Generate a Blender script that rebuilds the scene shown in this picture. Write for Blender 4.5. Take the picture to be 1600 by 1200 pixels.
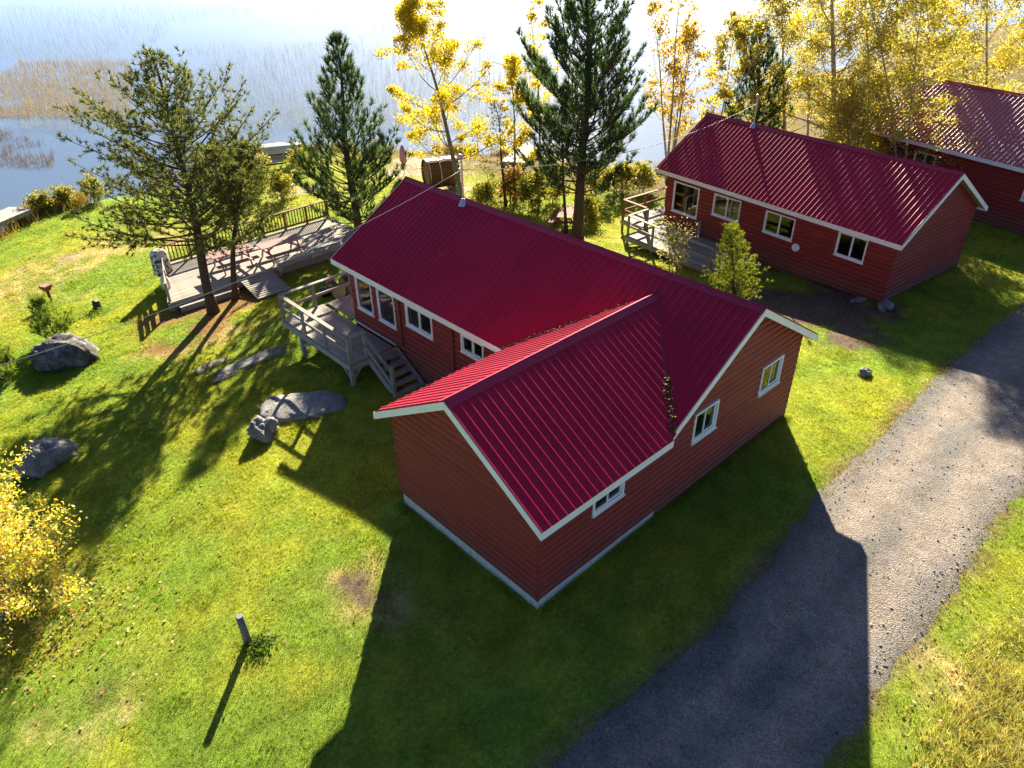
import bpy, math, random
import numpy as np
from mathutils import Vector, Matrix
random.seed(7)
for o in list(bpy.data.objects): bpy.data.objects.remove(o)
S = bpy.context.scene
COL = S.collection

# ------------------------------------------------------------------ camera
F = 1154.65                                   # focal length in pixels of the 1600 px wide photograph
CP = np.array([-7.6304, -7.4866, 12.7049])
YAW, PITCH, ROLL = 0.7502, 0.5756, -0.0126
_fw = np.array([math.sin(YAW)*math.cos(PITCH), math.cos(YAW)*math.cos(PITCH), -math.sin(PITCH)])
_rt = np.array([math.cos(YAW), -math.sin(YAW), 0.0]); _up = np.cross(_rt, _fw)
_c, _s = math.cos(ROLL), math.sin(ROLL)
RT, UP = _c*_rt + _s*_up, -_s*_rt + _c*_up
cd = bpy.data.cameras.new('camera'); cam = bpy.data.objects.new('camera', cd); COL.objects.link(cam)
cd.sensor_width = 36; cd.lens = 36*F/1600; cd.clip_end = 6000
cam.matrix_world = Matrix([[RT[i], UP[i], -_fw[i], CP[i]] for i in range(3)] + [[0, 0, 0, 1]])
S.camera = cam
# ------------------------------------------------------------------ sky, sun, exposure
SUN_EL, SUN_AZ = math.radians(23.5), math.radians(47.0)      # azimuth from +Y towards +X
W = bpy.data.worlds.new('World'); S.world = W; W.use_nodes = True
nt = W.node_tree; nt.nodes.clear()
sky = nt.nodes.new('ShaderNodeTexSky'); sky.sky_type = 'NISHITA'; sky.sun_disc = False
sky.sun_elevation = SUN_EL; sky.sun_rotation = SUN_AZ; sky.air_density = 0.42; sky.dust_density = 0.5; sky.ozone_density = 2.5
bg = nt.nodes.new('ShaderNodeBackground'); bg.inputs[1].default_value = 0.05
wo = nt.nodes.new('ShaderNodeOutputWorld'); nt.links.new(sky.outputs[0], bg.inputs[0]); nt.links.new(bg.outputs[0], wo.inputs[0])
sl = bpy.data.lights.new('sun', 'SUN'); sl.energy = 5.0; sl.angle = math.radians(0.53); sl.color = (1.0, 0.88, 0.66)
sun = bpy.data.objects.new('sun', sl); COL.objects.link(sun)
sd = Vector((math.sin(SUN_AZ)*math.cos(SUN_EL), math.cos(SUN_AZ)*math.cos(SUN_EL), math.sin(SUN_EL)))
sun.rotation_euler = sd.to_track_quat('Z', 'Y').to_euler(); sun.location = (0, 0, 40)
S.render.engine = 'CYCLES'
S.view_settings.view_transform = 'Standard'; S.view_settings.look = 'None'
S.view_settings.exposure = 2.15; S.view_settings.gamma = 1.0; S.view_settings.use_curve_mapping = False
S.cycles.max_bounces = 6; S.cycles.transparent_max_bounces = 12; S.cycles.caustics_reflective = False; S.cycles.caustics_refractive = False

# ------------------------------------------------------------------ helpers
def hsh(ix, iy, seed):
    h = (ix.astype(np.int64)*374761393 + iy.astype(np.int64)*668265263 + seed*974634777) & 0xffffffff
    h = ((h ^ (h >> 13))*1274126177) & 0xffffffff
    return ((h ^ (h >> 16)) & 0xffff)/65535.0
def vnoise(x, y, seed=0):
    ix, iy = np.floor(x), np.floor(y); fx, fy = x-ix, y-iy
    fx, fy = fx*fx*(3-2*fx), fy*fy*(3-2*fy)
    a, b = hsh(ix, iy, seed), hsh(ix+1, iy, seed); c, d = hsh(ix, iy+1, seed), hsh(ix+1, iy+1, seed)
    return (a*(1-fx)+b*fx)*(1-fy) + (c*(1-fx)+d*fx)*fy
def fbm(x, y, sc=1.0, octv=4, seed=0):
    x, y = np.asarray(x, float)*sc, np.asarray(y, float)*sc
    t = 0; a = .5; n = 0
    for k in range(octv):
        t = t + a*vnoise(x, y, seed+k); n += a; x, y, a = x*2.03+7.1, y*2.03+3.7, a*.5
    return t/n
def sstep(a, b, x):
    t = np.clip((x-a)/(b-a), 0, 1); return t*t*(3-2*t)

# terrain height from control points read off the photograph's walls, shadows and posts
CT = np.array([(0,0,0),(0,4.75,-.05),(4.2,5,-.12),(10,0,.05),(6,-4.2,.2),(0,-6,.08),(-5,.5,-.32),(-5,3.5,-.25),(-10,0,-.6),(-12,8,-.8),
    (-1.6,8.4,-.45),(2.5,9,-.42),(2.5,11.4,-.5),(2.5,15,-.68),(10,13.4,-.65),(11,7,-.35),(21,1.7,-.78),(27,1,-.82),(21,8,-1.15),(22,13.5,-1.5),(28,13,-1.5),
    (15,0,-.3),(16,-6,.0),(25,-3,-.7),(35,9,-.72),(40,-2,-.75),(35,15,-1.3),(45,14,-1.2),(1.7,19.5,-.92),(-3.6,21,-1.1),(5,26,-1.35),(8,21,-1.05),(-8,16,-1.0),
    (-14,25,-1.2),(-3,33,-1.6),(7,35,-1.65),(16,34,-1.7),(24,28,-1.75),(18,20,-1.35),(17,14,-1.0),(10,-15,.1),(-10,-15,0),(30,-15,-.4),(60,0,-.8)], float)
_D = np.linalg.norm(CT[:, None, :2]-CT[None, :, :2], axis=2)
_A = np.zeros((len(CT)+1,)*2); _A[:-1, :-1] = _D - np.eye(len(CT))*.15; _A[-1, :-1] = 1; _A[:-1, -1] = 1
_w = np.linalg.solve(_A, np.append(CT[:, 2], 0))
WATER = -2.0
SHX = np.array([-400,-60,-20,-8,-1.7,.9,7,14,16.5,19,23,28,30,33,40,60,100,400], float)
SHY = np.array([0,26,35,37,39.7,42.4,42,41,43.9,42.5,38.5,31.5,22,21,27,30,30,0], float)
def shore(x): return np.interp(x, SHX, SHY) + (fbm(x, x*0, .5, 3, 5)-.5)*1.2
def H(x, y):
    x, y = np.asarray(x, float), np.asarray(y, float)
    r = np.zeros(x.shape)
    for k in range(len(CT)): r = r + _w[k]*np.hypot(x-CT[k, 0], y-CT[k, 1])
    r = r + _w[-1]
    R0 = np.hypot(x-12, y-10); r = r*(1-sstep(40, 70, R0)) + (-.8)*sstep(40, 70, R0)
    r = r + (fbm(x, y, .35, 3, 11)-.5)*.10*sstep(-2, 4, np.hypot(x-4, y-2)-6)
    d = y-shore(x)
    k = sstep(-7, 0, d); r = r*(1-k) + (WATER-.02)*k
    return np.where(d > 0, WATER-.02-np.minimum(d*.22, 3.0), np.maximum(r, WATER+.05*(1-k)-.02))
def Hs(x, y): return float(H(np.array([x]), np.array([y]))[0])
M3 = np.array([RT, UP, _fw])
def ray(u, v): return np.array([(u-800)/F, -(v-600)/F, 1.0]) @ M3
def un(u, v, c=0.0, axis=2):
    d = ray(u, v); t = (c-CP[axis])/d[axis]; return CP+t*d
def gp(u, v):
    z = -.5
    for _ in range(25):
        P = un(u, v, z); z = .5*z+.5*Hs(P[0], P[1])
    return P
def proj(P):
    q = (np.asarray(P, float)-CP) @ M3.T
    return np.stack([800+F*q[..., 0]/q[..., 2], 600-F*q[..., 1]/q[..., 2]], -1), q[..., 2]
def height_to(P, v):                         # how tall a thing standing at P is when its top shows at pixel row v
    lo, hi = 0.0, 30.0
    for _ in range(40):
        m = (lo+hi)/2
        if proj(np.array([P[0], P[1], P[2]+m]))[0][1] > v: lo = m
        else: hi = m
    return lo

def tag(o, label=None, cat=None, group=None, kind=None):
    if label: o['label'] = label
    if cat: o['category'] = cat
    if group: o['group'] = group
    if kind: o['kind'] = kind
    return o
def thing(name, label, cat, loc=(0, 0, 0), rotz=0.0, group=None):
    o = bpy.data.objects.new(name, None); COL.objects.link(o); o.location = loc; o.rotation_euler = (0, 0, rotz)
    o.empty_display_size = .2
    return tag(o, label, cat, group)
def link(name, me, parent=None, loc=(0, 0, 0), rot=(0, 0, 0)):
    o = bpy.data.objects.new(name, me); COL.objects.link(o); o.parent = parent; o.location = loc; o.rotation_euler = rot
    return o
class MB:
    def __init__(s): s.v = []; s.f = []
    def quad(s, *p):
        b = len(s.v); s.v += [tuple(q) for q in p]; s.f.append(tuple(range(b, b+len(p)))); return s
    def hexa(s, c):                          # 8 corners, bottom four then top four, both counter-clockwise from above
        b = len(s.v); s.v += [tuple(q) for q in c]
        s.f += [tuple(b+i for i in q) for q in ((3,2,1,0),(4,5,6,7),(0,1,5,4),(1,2,6,5),(2,3,7,6),(3,0,4,7))]; return s
    def box(s, x0, y0, z0, x1, y1, z1):
        return s.hexa([(x0,y0,z0),(x1,y0,z0),(x1,y1,z0),(x0,y1,z0),(x0,y0,z1),(x1,y0,z1),(x1,y1,z1),(x0,y1,z1)])
    def bar(s, p, q, w, h, up=(0, 0, 1)):    # beam from p to q: w sideways, h along up
        p, q = Vector(p), Vector(q); d = (q-p).normalized(); r = d.cross(Vector(up))
        if r.length < 1e-4: r = d.cross(Vector((1, 0, 0)))
        r.normalize(); u = r.cross(d); r *= w/2; u *= h/2
        return s.hexa([p-r-u, p+r-u, q+r-u, q-r-u, p-r+u, p+r+u, q+r+u, q-r+u])
    def tube(s, pts, rad, n=8, cap=True):
        pts = [Vector(p) for p in pts]; b = len(s.v); prev = None
        for i, p in enumerate(pts):
            d = (pts[min(i+1, len(pts)-1)]-pts[max(i-1, 0)]).normalized()
            a = d.orthogonal().normalized() if prev is None else (prev-d*prev.dot(d)).normalized()
            prev = a; c = d.cross(a); r = rad[i] if hasattr(rad, '__len__') else rad
            for k in range(n):
                t = 2*math.pi*k/n; s.v.append(tuple(p+(a*math.cos(t)+c*math.sin(t))*r))
        for i in range(len(pts)-1):
            for k in range(n):
                k2 = (k+1) % n; s.f.append((b+i*n+k, b+i*n+k2, b+(i+1)*n+k2, b+(i+1)*n+k))
        if cap: s.f.append(tuple(b+k for k in reversed(range(n)))); e = b+(len(pts)-1)*n; s.f.append(tuple(e+k for k in range(n)))
        return s
    def prism(s, poly, dz):                  # polygon in space (counter-clockwise from above), extruded down by dz
        b = len(s.v); n = len(poly); s.v += [tuple(p) for p in poly] + [(p[0], p[1], p[2]-dz) for p in poly]
        s.f.append(tuple(range(b, b+n))); s.f.append(tuple(b+n+k for k in reversed(range(n))))
        for k in range(n): k2 = (k+1) % n; s.f.append((b+k2, b+k, b+n+k, b+n+k2))
        return s
    def mesh(s, name, m, smooth=False):
        me = bpy.data.meshes.new(name); me.from_pydata(s.v, [], s.f); me.materials.append(m)
        if smooth: me.polygons.foreach_set('use_smooth', [True]*len(me.polygons))
        me.update(); return me
    def build(s, name, m, parent=None, smooth=False): return link(name, s.mesh(name, m, smooth), parent)
_bc = {}
def boxobj(name, size, loc, m, parent, rot=(0, 0, 0)):        # box of given size centred at loc; alike boxes share their mesh
    k = (tuple(round(a, 3) for a in size), m.name)
    if k not in _bc:
        x, y, z = [a/2 for a in size]; _bc[k] = MB().box(-x, -y, -z, x, y, z).mesh(name, m)
    return link(name, _bc[k], parent, loc, rot)
def fast_mesh(name, V, Fc, m, cols=None, parent=None, smooth=False):
    V = np.asarray(V, np.float32); Fc = np.asarray(Fc, np.int32); k = Fc.shape[1]
    me = bpy.data.meshes.new(name); me.vertices.add(len(V)); me.vertices.foreach_set('co', V.ravel())
    me.loops.add(Fc.size); me.loops.foreach_set('vertex_index', Fc.ravel())
    me.polygons.add(len(Fc)); me.polygons.foreach_set('loop_start', np.arange(0, Fc.size, k, dtype=np.int32))
    me.update(calc_edges=True)
    if smooth: me.polygons.foreach_set('use_smooth', np.ones(len(Fc), bool))
    if cols is not None:
        a = me.color_attributes.new('Col', 'FLOAT_COLOR', 'POINT'); c = np.ones((len(V), 4), np.float32); c[:, :3] = cols
        a.data.foreach_set('color', c.ravel())
    me.materials.append(m); me.update()
    return link(name, me, parent)

# ------------------------------------------------------------------ materials
class NM:
    def __init__(s, name):
        s.m = bpy.data.materials.new(name); s.m.use_nodes = True; s.t = s.m.node_tree; s.t.nodes.clear()
        s.out = s.n('ShaderNodeOutputMaterial'); s.co = None
    def n(s, ty, **kw):
        q = s.t.nodes.new(ty)
        for k, v in kw.items(): setattr(q, k, v)
        return q
    def l(s, a, b): s.t.links.new(a, b)
    def set(s, node, **kw):
        for k, v in kw.items():
            i = node.inputs[k.replace('_', ' ')]
            if hasattr(v, 'is_output'): s.l(v, i)
            else: i.default_value = v
        return node
    def coord(s, scale=(1, 1, 1), kind='Object'):
        tc = s.n('ShaderNodeTexCoord'); mp = s.n('ShaderNodeMapping'); s.l(tc.outputs[kind], mp.inputs[0]); mp.inputs['Scale'].default_value = scale
        return mp.outputs[0]
    def noise(s, vec, scale, detail=4, rough=.55):
        q = s.n('ShaderNodeTexNoise'); s.l(vec, q.inputs['Vector']); s.set(q, Scale=scale, Detail=detail, Roughness=rough); return q.outputs['Fac']
    def ramp(s, fac, *stops):
        q = s.n('ShaderNodeValToRGB'); s.l(fac, q.inputs[0]); e = q.color_ramp.elements
        while len(e) < len(stops): e.new(.5)
        for a, (p, c) in zip(e, stops): a.position = p; a.color = (c, c, c, 1) if not hasattr(c, '__len__') else (*c, 1)
        return q.outputs[0]
    def mix(s, fac, a, b, mode='MIX'):
        q = s.n('ShaderNodeMix', data_type='RGBA', blend_type=mode)
        for i, v in ((0, fac), (6, a), (7, b)):
            if hasattr(v, 'is_output'): s.l(v, q.inputs[i])
            else: q.inputs[i].default_value = v if i == 0 else ((*v, 1) if len(v) == 3 else v)
        return q.outputs[2]
    def bump(s, h, strength=.3, dist=.02):
        q = s.n('ShaderNodeBump'); s.l(h, q.inputs['Height']); q.inputs['Strength'].default_value = strength; q.inputs['Distance'].default_value = dist
        return q.outputs[0]
    def pbsdf(s, color, rough=.7, normal=None, **kw):
        q = s.n('ShaderNodeBsdfPrincipled')
        if hasattr(color, 'is_output'): s.l(color, q.inputs['Base Color'])
        else: q.inputs['Base Color'].default_value = (*color, 1)
        if hasattr(rough, 'is_output'): s.l(rough, q.inputs['Roughness'])
        else: q.inputs['Roughness'].default_value = rough
        if normal is not None: s.l(normal, q.inputs['Normal'])
        for k, v in kw.items(): q.inputs[k.replace('_', ' ')].default_value = v
        return q
    def done(s, node): s.l(node.outputs[0], s.out.inputs[0]); return s.m
def simple(name, c, rough=.7, var=.25, scale=6, bump=.15, stretch=(1, 1, 1), metallic=0.0, spec=.5):
    k = NM(name); v = k.coord(stretch); f = k.noise(v, scale, 6, .65)
    col = k.ramp(f, (.25, tuple(a*(1-var) for a in c)), (.75, tuple(min(1, a*(1+var)) for a in c)))
    return k.done(k.pbsdf(col, rough, k.bump(f, bump, .01), Metallic=metallic, Specular_IOR_Level=spec))
def rand_tint(k, col, amt):
    oi = k.n('ShaderNodeObjectInfo'); mr = k.n('ShaderNodeMapRange'); k.l(oi.outputs['Random'], mr.inputs[0]); mr.inputs[3].default_value = 1-amt; mr.inputs[4].default_value = 1+amt
    q = k.n('ShaderNodeVectorMath', operation='SCALE'); k.l(col, q.inputs[0]); k.l(mr.outputs[0], q.inputs['Scale']); return q.outputs[0]
MAT = {}
# painted ribbed metal roof
k = NM('roof_red'); v = k.coord(); f = k.noise(v, .8, 5, .65); f2 = k.noise(k.coord((1, 1, 1)), 14, 5, .7)
c = k.mix(k.ramp(f, (.3, 0.0), (.7, 1.0)), (.37, .003, .035), (.44, .006, .047)); c = rand_tint(k, c, .09)
c = k.mix(k.ramp(f2, (.48, 0.0), (.85, .32)), c, (.30, .055, .075))
f3 = k.noise(k.coord((1.6, 1.6, .5)), 2.2, 6, .75); c = k.mix(k.ramp(f3, (.5, 0.0), (.75, .45)), c, (.25, .012, .04))
MAT['roof'] = k.done(k.pbsdf(c, k.ramp(f2, (.3, .36), (.7, .46)), k.bump(f, .25, .02), Specular_IOR_Level=.22))
k = NM('roof_glare_red'); f2 = k.noise(k.coord(), 5, 5, .7)  # gloss raised and red mixed paler to make the farthest roof glare
MAT['roof_glare'] = k.done(k.pbsdf(k.mix(k.ramp(f2, (.4, 0.0), (.8, .6)), (.34, .02, .06), (.42, .10, .13)), .58, k.bump(f2, .1, .01), Specular_IOR_Level=1.0, Coat_Weight=1.0, Coat_Roughness=.56))
k = NM('roof_cap_red'); f2 = k.noise(k.coord(), 9, 5, .7)
MAT['cap'] = k.done(k.pbsdf(k.mix(k.ramp(f2, (.4, 0.0), (.8, .5)), (.30, .006, .05), (.36, .05, .08)), .40, Specular_IOR_Level=.35))
# log siding, painted
def siding(name, a, b):
    k = NM(name); v = k.coord((.6, .6, 9)); f = k.noise(v, 4, 6, .7); g = k.noise(k.coord(), 1.1, 3)
    c = k.mix(k.ramp(f, (.3, 0.0), (.75, 1.0)), a, b); c = k.mix(k.ramp(g, (.4, 0.0), (.8, .35)), c, tuple(x*.7 for x in a)); c = rand_tint(k, c, .10)
    sx = k.n('ShaderNodeSeparateXYZ'); k.l(k.coord(), sx.inputs[0]); h = k.noise(k.coord(), 3.5, 6, .75); zz = k.n('ShaderNodeMath', operation='MULTIPLY_ADD'); k.l(h, zz.inputs[0]); zz.inputs[1].default_value = -1.5; k.l(sx.outputs[2], zz.inputs[2])
    st = k.noise(k.coord((5, 5, .35)), 3, 5, .7); c = k.mix(k.ramp(st, (.52, 0.0), (.8, .38)), c, (.13, .035, .03))
    sp = k.n('ShaderNodeMapRange'); k.l(zz.outputs[0], sp.inputs[0]); sp.inputs[1].default_value = -.75; sp.inputs[2].default_value = .15; sp.inputs[3].default_value = .6; sp.inputs[4].default_value = 0.0
    c = k.mix(sp.outputs[0], c, (.13, .075, .055))
    return k.done(k.pbsdf(c, .55, k.bump(f, .25, .01), Specular_IOR_Level=.35))
MAT['siding'] = siding('siding_red', (.225, .024, .022), (.27, .032, .028))
MAT['trimred'] = siding('trim_red', (.23, .024, .019), (.26, .03, .022))
MAT['white'] = simple('white_paint', (.84, .84, .83), .5, .06, 3, .05)
MAT['soffit'] = simple('soffit_board', (.42, .30, .21), .7, .15, 3, .1)
MAT['concrete'] = simple('concrete', (.50, .50, .46), .85, .22, 5, .4)
MAT['inner'] = simple('interior_wood', (.16, .085, .04), .6, .25, 4, .1, (1, 1, 6))
MAT['floor'] = simple('interior_floor', (.25, .16, .09), .45, .25, 4, .1)
MAT['cloth'] = simple('pale_cloth', (.62, .58, .50), .9, .15, 9, .2)
MAT['steel'] = simple('galvanised_steel', (.50, .51, .53), .38, .12, 20, .05, metallic=.85)
MAT['wire'] = simple('cable_grey', (.20, .20, .21), .5, .15, 30, .05)
MAT['blackplastic'] = simple('black_plastic', (.015, .015, .017), .5, .2, 8, .05)
k = NM('window_glass'); tr = k.n('ShaderNodeBsdfTransparent'); tr.inputs[0].default_value = (.82, .86, .86, 1)
gl = k.n('ShaderNodeBsdfGlossy'); gl.inputs['Roughness'].default_value = .02; gl.inputs[0].default_value = (1, 1, 1, 1)
fr = k.n('ShaderNodeFresnel'); fr.inputs[0].default_value = 1.6; mx = k.n('ShaderNodeMixShader')
k.l(fr.outputs[0], mx.inputs[0]); k.l(tr.outputs[0], mx.inputs[1]); k.l(gl.outputs[0], mx.inputs[2]); MAT['glass'] = k.done(mx)
def wood(name, a, b, rough=.8, grain=(1.5, 14, 14)):
    k = NM(name); f = k.noise(k.coord(grain), 3, 6, .7); g = k.noise(k.coord(), 2.2, 4)
    c = k.mix(k.ramp(f, (.3, 0.0), (.72, 1.0)), a, b); c = k.mix(k.ramp(g, (.45, 0.0), (.8, .5)), c, tuple(x*.6 for x in a)); c = rand_tint(k, c, .16)
    return k.done(k.pbsdf(c, rough, k.bump(f, .35, .01), Specular_IOR_Level=.3))
MAT['grey_wood'] = wood('weathered_grey_wood', (.23, .21, .185), (.37, .345, .31))
MAT['brown_wood'] = wood('stained_brown_wood', (.19, .085, .035), (.28, .13, .055))
MAT['red_wood'] = wood('red_painted_wood', (.30, .15, .14), (.40, .23, .21))
MAT['dark_red'] = wood('dark_red_wood', (.16, .035, .025), (.22, .05, .035))
MAT['pale_wood'] = wood('pale_cut_wood', (.46, .33, .2), (.6, .45, .28))
MAT['barrel'] = wood('barrel_stave_wood', (.10, .045, .018), (.16, .075, .03), .5)
def bark(name, a, b, sc=(6, 6, 1.2), s=4):
    k = NM(name); f = k.noise(k.coord(sc), s, 6, .7); c = k.ramp(f, (.32, a), (.68, b))
    return k.done(k.pbsdf(c, .9, k.bump(f, .7, .03), Specular_IOR_Level=.2))
MAT['bark'] = bark('pine_bark', (.030, .020, .015), (.13, .085, .062))
MAT['bark_grey'] = bark('aspen_bark', (.10, .085, .065), (.30, .27, .22))
MAT['bark_birch'] = bark('birch_bark', (.16, .12, .09), (.60, .54, .47), (1.5, 1.5, 5), 2.5)
def foliage(name, trans=.45, rough=.55, spec=.3, tint=(1.15, 1.1, .55)):
    k = NM(name); a = k.n('ShaderNodeAttribute', attribute_name='Col')
    a_ = a; d = k.pbsdf(a.outputs['Color'], rough, Specular_IOR_Level=spec); t = k.n('ShaderNodeBsdfTranslucent')
    k.l(k.mix(1.0, a.outputs['Color'], tint, 'MULTIPLY'), t.inputs[0])
    m = k.n('ShaderNodeMixShader'); m.inputs[0].default_value = trans; k.l(d.outputs[0], m.inputs[1]); k.l(t.outputs[0], m.inputs[2]); return k.done(m)
MAT['needle'] = foliage('pine_needles', .42, .6, .25)
MAT['leaf'] = foliage('leaves', .58, .5, .35, (1.1, 1.08, .55))
MAT['grass'] = foliage('grass_blades', .5, .6, .25)
MAT['litter'] = foliage('fallen_leaves', .15, .7, .2, (1, 1, 1))
# lawn and soil
k = NM('ground_soil'); a = k.n('ShaderNodeAttribute', attribute_name='Col'); v = k.coord()
n1 = k.noise(v, 9, 6, .7); n2 = k.noise(v, 34, 5, .75); n3 = k.noise(v, 1.6, 4)
c = k.mix(k.ramp(n1, (.30, .55), (.70, 1.25)), (0, 0, 0), a.outputs['Color'])
c = k.mix(1.0, a.outputs['Color'], k.ramp(n1, (.30, .55), (.72, 1.30)), 'MULTIPLY')
c = k.mix(1.0, c, k.ramp(n2, (.32, .55), (.70, 1.35)), 'MULTIPLY')
c = k.mix(k.ramp(n3, (.5, 0.0), (.8, .4)), c, k.mix(1.0, c, (1.35, 1.05, .8), 'MULTIPLY'))
MAT['ground'] = k.done(k.pbsdf(c, .95, k.bump(n2, .9, .035), Specular_IOR_Level=.1))
# gravel
k = NM('gravel'); a = k.n('ShaderNodeAttribute', attribute_name='Col'); v = k.coord()
vo = k.n('ShaderNodeTexVoronoi'); k.l(v, vo.inputs['Vector']); vo.inputs['Scale'].default_value = 38
vr = k.n('ShaderNodeTexVoronoi'); k.l(v, vr.inputs['Vector']); vr.inputs['Scale'].default_value = 15
n1 = k.noise(v, 22, 6, .8); n3 = k.noise(v, 2.2, 5, .65)
hv = k.n('ShaderNodeSeparateColor'); k.l(vo.outputs['Color'], hv.inputs[0])
c = k.mix(1.0, a.outputs['Color'], k.ramp(hv.outputs[0], (.0, .66), (.5, .97), (1.0, 1.3)), 'MULTIPLY')
c = k.mix(1.0, c, k.ramp(n1, (.35, .78), (.65, 1.18)), 'MULTIPLY'); c = k.mix(1.0, c, k.ramp(n3, (.3, .75), (.7, 1.2)), 'MULTIPLY')
c = k.mix(k.ramp(vr.outputs['Distance'], (.03, .6), (.09, 0.0)), c, (.035, .027, .02))
MAT['gravel'] = k.done(k.pbsdf(c, .92, k.bump(vo.outputs['Distance'], .8, .02), Specular_IOR_Level=.2))
MAT['pebble'] = foliage('pebbles', 0.0, .85, .2)
# rock
k = NM('granite'); v = k.coord(); f = k.noise(v, 3.2, 8, .7); g = k.noise(v, 26, 5, .75); h = k.noise(v, 1.3, 4)
c = k.ramp(f, (.34, (.045, .045, .052)), (.52, (.15, .145, .145)), (.70, (.34, .325, .30)))
c = k.mix(1.0, c, k.ramp(g, (.35, .6), (.65, 1.25)), 'MULTIPLY'); c = k.mix(k.ramp(h, (.5, 0.0), (.62, .75)), c, (.035, .038, .036))
MAT['rock'] = k.done(k.pbsdf(c, .9, k.bump(f, .6, .08), Specular_IOR_Level=.25))
k = NM('pale_granite'); v = k.coord(); f = k.noise(v, 2.6, 8, .75); g = k.noise(v, 22, 5, .8)
c = k.ramp(f, (.34, (.14, .14, .15)), (.55, (.28, .275, .27)), (.72, (.42, .405, .38))); c = k.mix(1.0, c, k.ramp(g, (.35, .55), (.65, 1.3)), 'MULTIPLY')
MAT['pale_rock'] = k.done(k.pbsdf(c, .9, k.bump(f, .9, .1), Specular_IOR_Level=.25))
# water
k = NM('lake_water'); v = k.coord((1, 1, 1)); w1 = k.noise(k.coord((.8, 1.5, 1)), .9, 4, .55); w2 = k.noise(v, .12, 3, .5)
MAT['water'] = k.done(k.pbsdf((.085, .13, .20), .06, k.bump(w1, .13, .06), IOR=1.33, Specular_IOR_Level=.5))

# ------------------------------------------------------------------ ground, lake, drive
def roadside(pts, ext0, ext1):
    P = [gp(u, v)[:2] for u, v in pts]
    d0 = (P[0]-P[1])/np.linalg.norm(P[0]-P[1]); d1 = (P[-1]-P[-2])/np.linalg.norm(P[-1]-P[-2])
    return np.array([P[0]+d0*ext0] + P + [P[-1]+d1*ext1])
RL = roadside([(862,1195),(975,1087),(1050,1035),(1100,990),(1175,907),(1282,765),(1350,700),(1397,657),(1450,598),(1512,545),(1550,510),(1600,472)], 20, 30)
RR = roadside([(1300,1190),(1375,1085),(1407,1040),(1450,982),(1500,920),(1527,870),(1555,815),(1580,790),(1600,775)], 20, 30)
def resamp(P, n):
    d = np.r_[0, np.cumsum(np.linalg.norm(np.diff(P, axis=0), axis=1))]; t = np.linspace(0, d[-1], n)
    return np.stack([np.interp(t, d, P[:, 0]), np.interp(t, d, P[:, 1])], 1)
NR = 420
rl, rr = resamp(RL, NR), resamp(RR, NR)
ROADPOLY = np.concatenate([RL, RR[::-1]])
def inpoly(x, y, P):
    r = np.zeros(np.shape(x), bool); j = len(P)-1
    for i in range(len(P)):
        xi, yi = P[i]; xj, yj = P[j]
        c = ((yi > y) != (yj > y)) & (x < (xj-xi)*(y-yi)/((yj-yi) if yj != yi else 1e-9)+xi); r ^= c; j = i
    return r
def edgedist(x, y, P, closed=True):
    d = np.full(np.shape(x), 1e9); n = len(P)
    for i in range(n if closed else n-1):
        a, b = P[i], P[(i+1) % n]; e = b-a; L = e@e+1e-12
        t = np.clip(((x-a[0])*e[0]+(y-a[1])*e[1])/L, 0, 1); d = np.minimum(d, np.hypot(x-a[0]-t*e[0], y-a[1]-t*e[1]))
    return d
def roadsd(x, y):                            # positive inside the drive
    d = edgedist(x, y, ROADPOLY); return np.where(inpoly(x, y, ROADPOLY), d, -d)
_bw = [None, None, None, None]
def blob_warp(x, y):
    if _bw[0] is not x or _bw[1] is not y: _bw[:] = [x, y, (fbm(x, y, .9, 3, 71)-.5)*2.4, (fbm(x, y, .9, 3, 72)-.5)*2.4]
    return _bw[2], _bw[3]
def blob(x, y, u, v, r, ry=None, ang=0.0):
    P = gp(u, v); ry = ry or r; c, s = math.cos(ang), math.sin(ang)
    wx, wy = blob_warp(x, y); dx, dy = x-P[0]+wx*r**.5, y-P[1]+wy*r**.5; a, b = (dx*c+dy*s)/r, (-dx*s+dy*c)/ry; return np.exp(-(a*a+b*b))
LUSH, YEL, DRY, DIRT, SAND, NEED = [np.array(c) for c in ((.195,.300,.036),(.320,.352,.036),(.40,.34,.15),(.15,.105,.080),(.42,.36,.30),(.26,.155,.06))]
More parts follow.
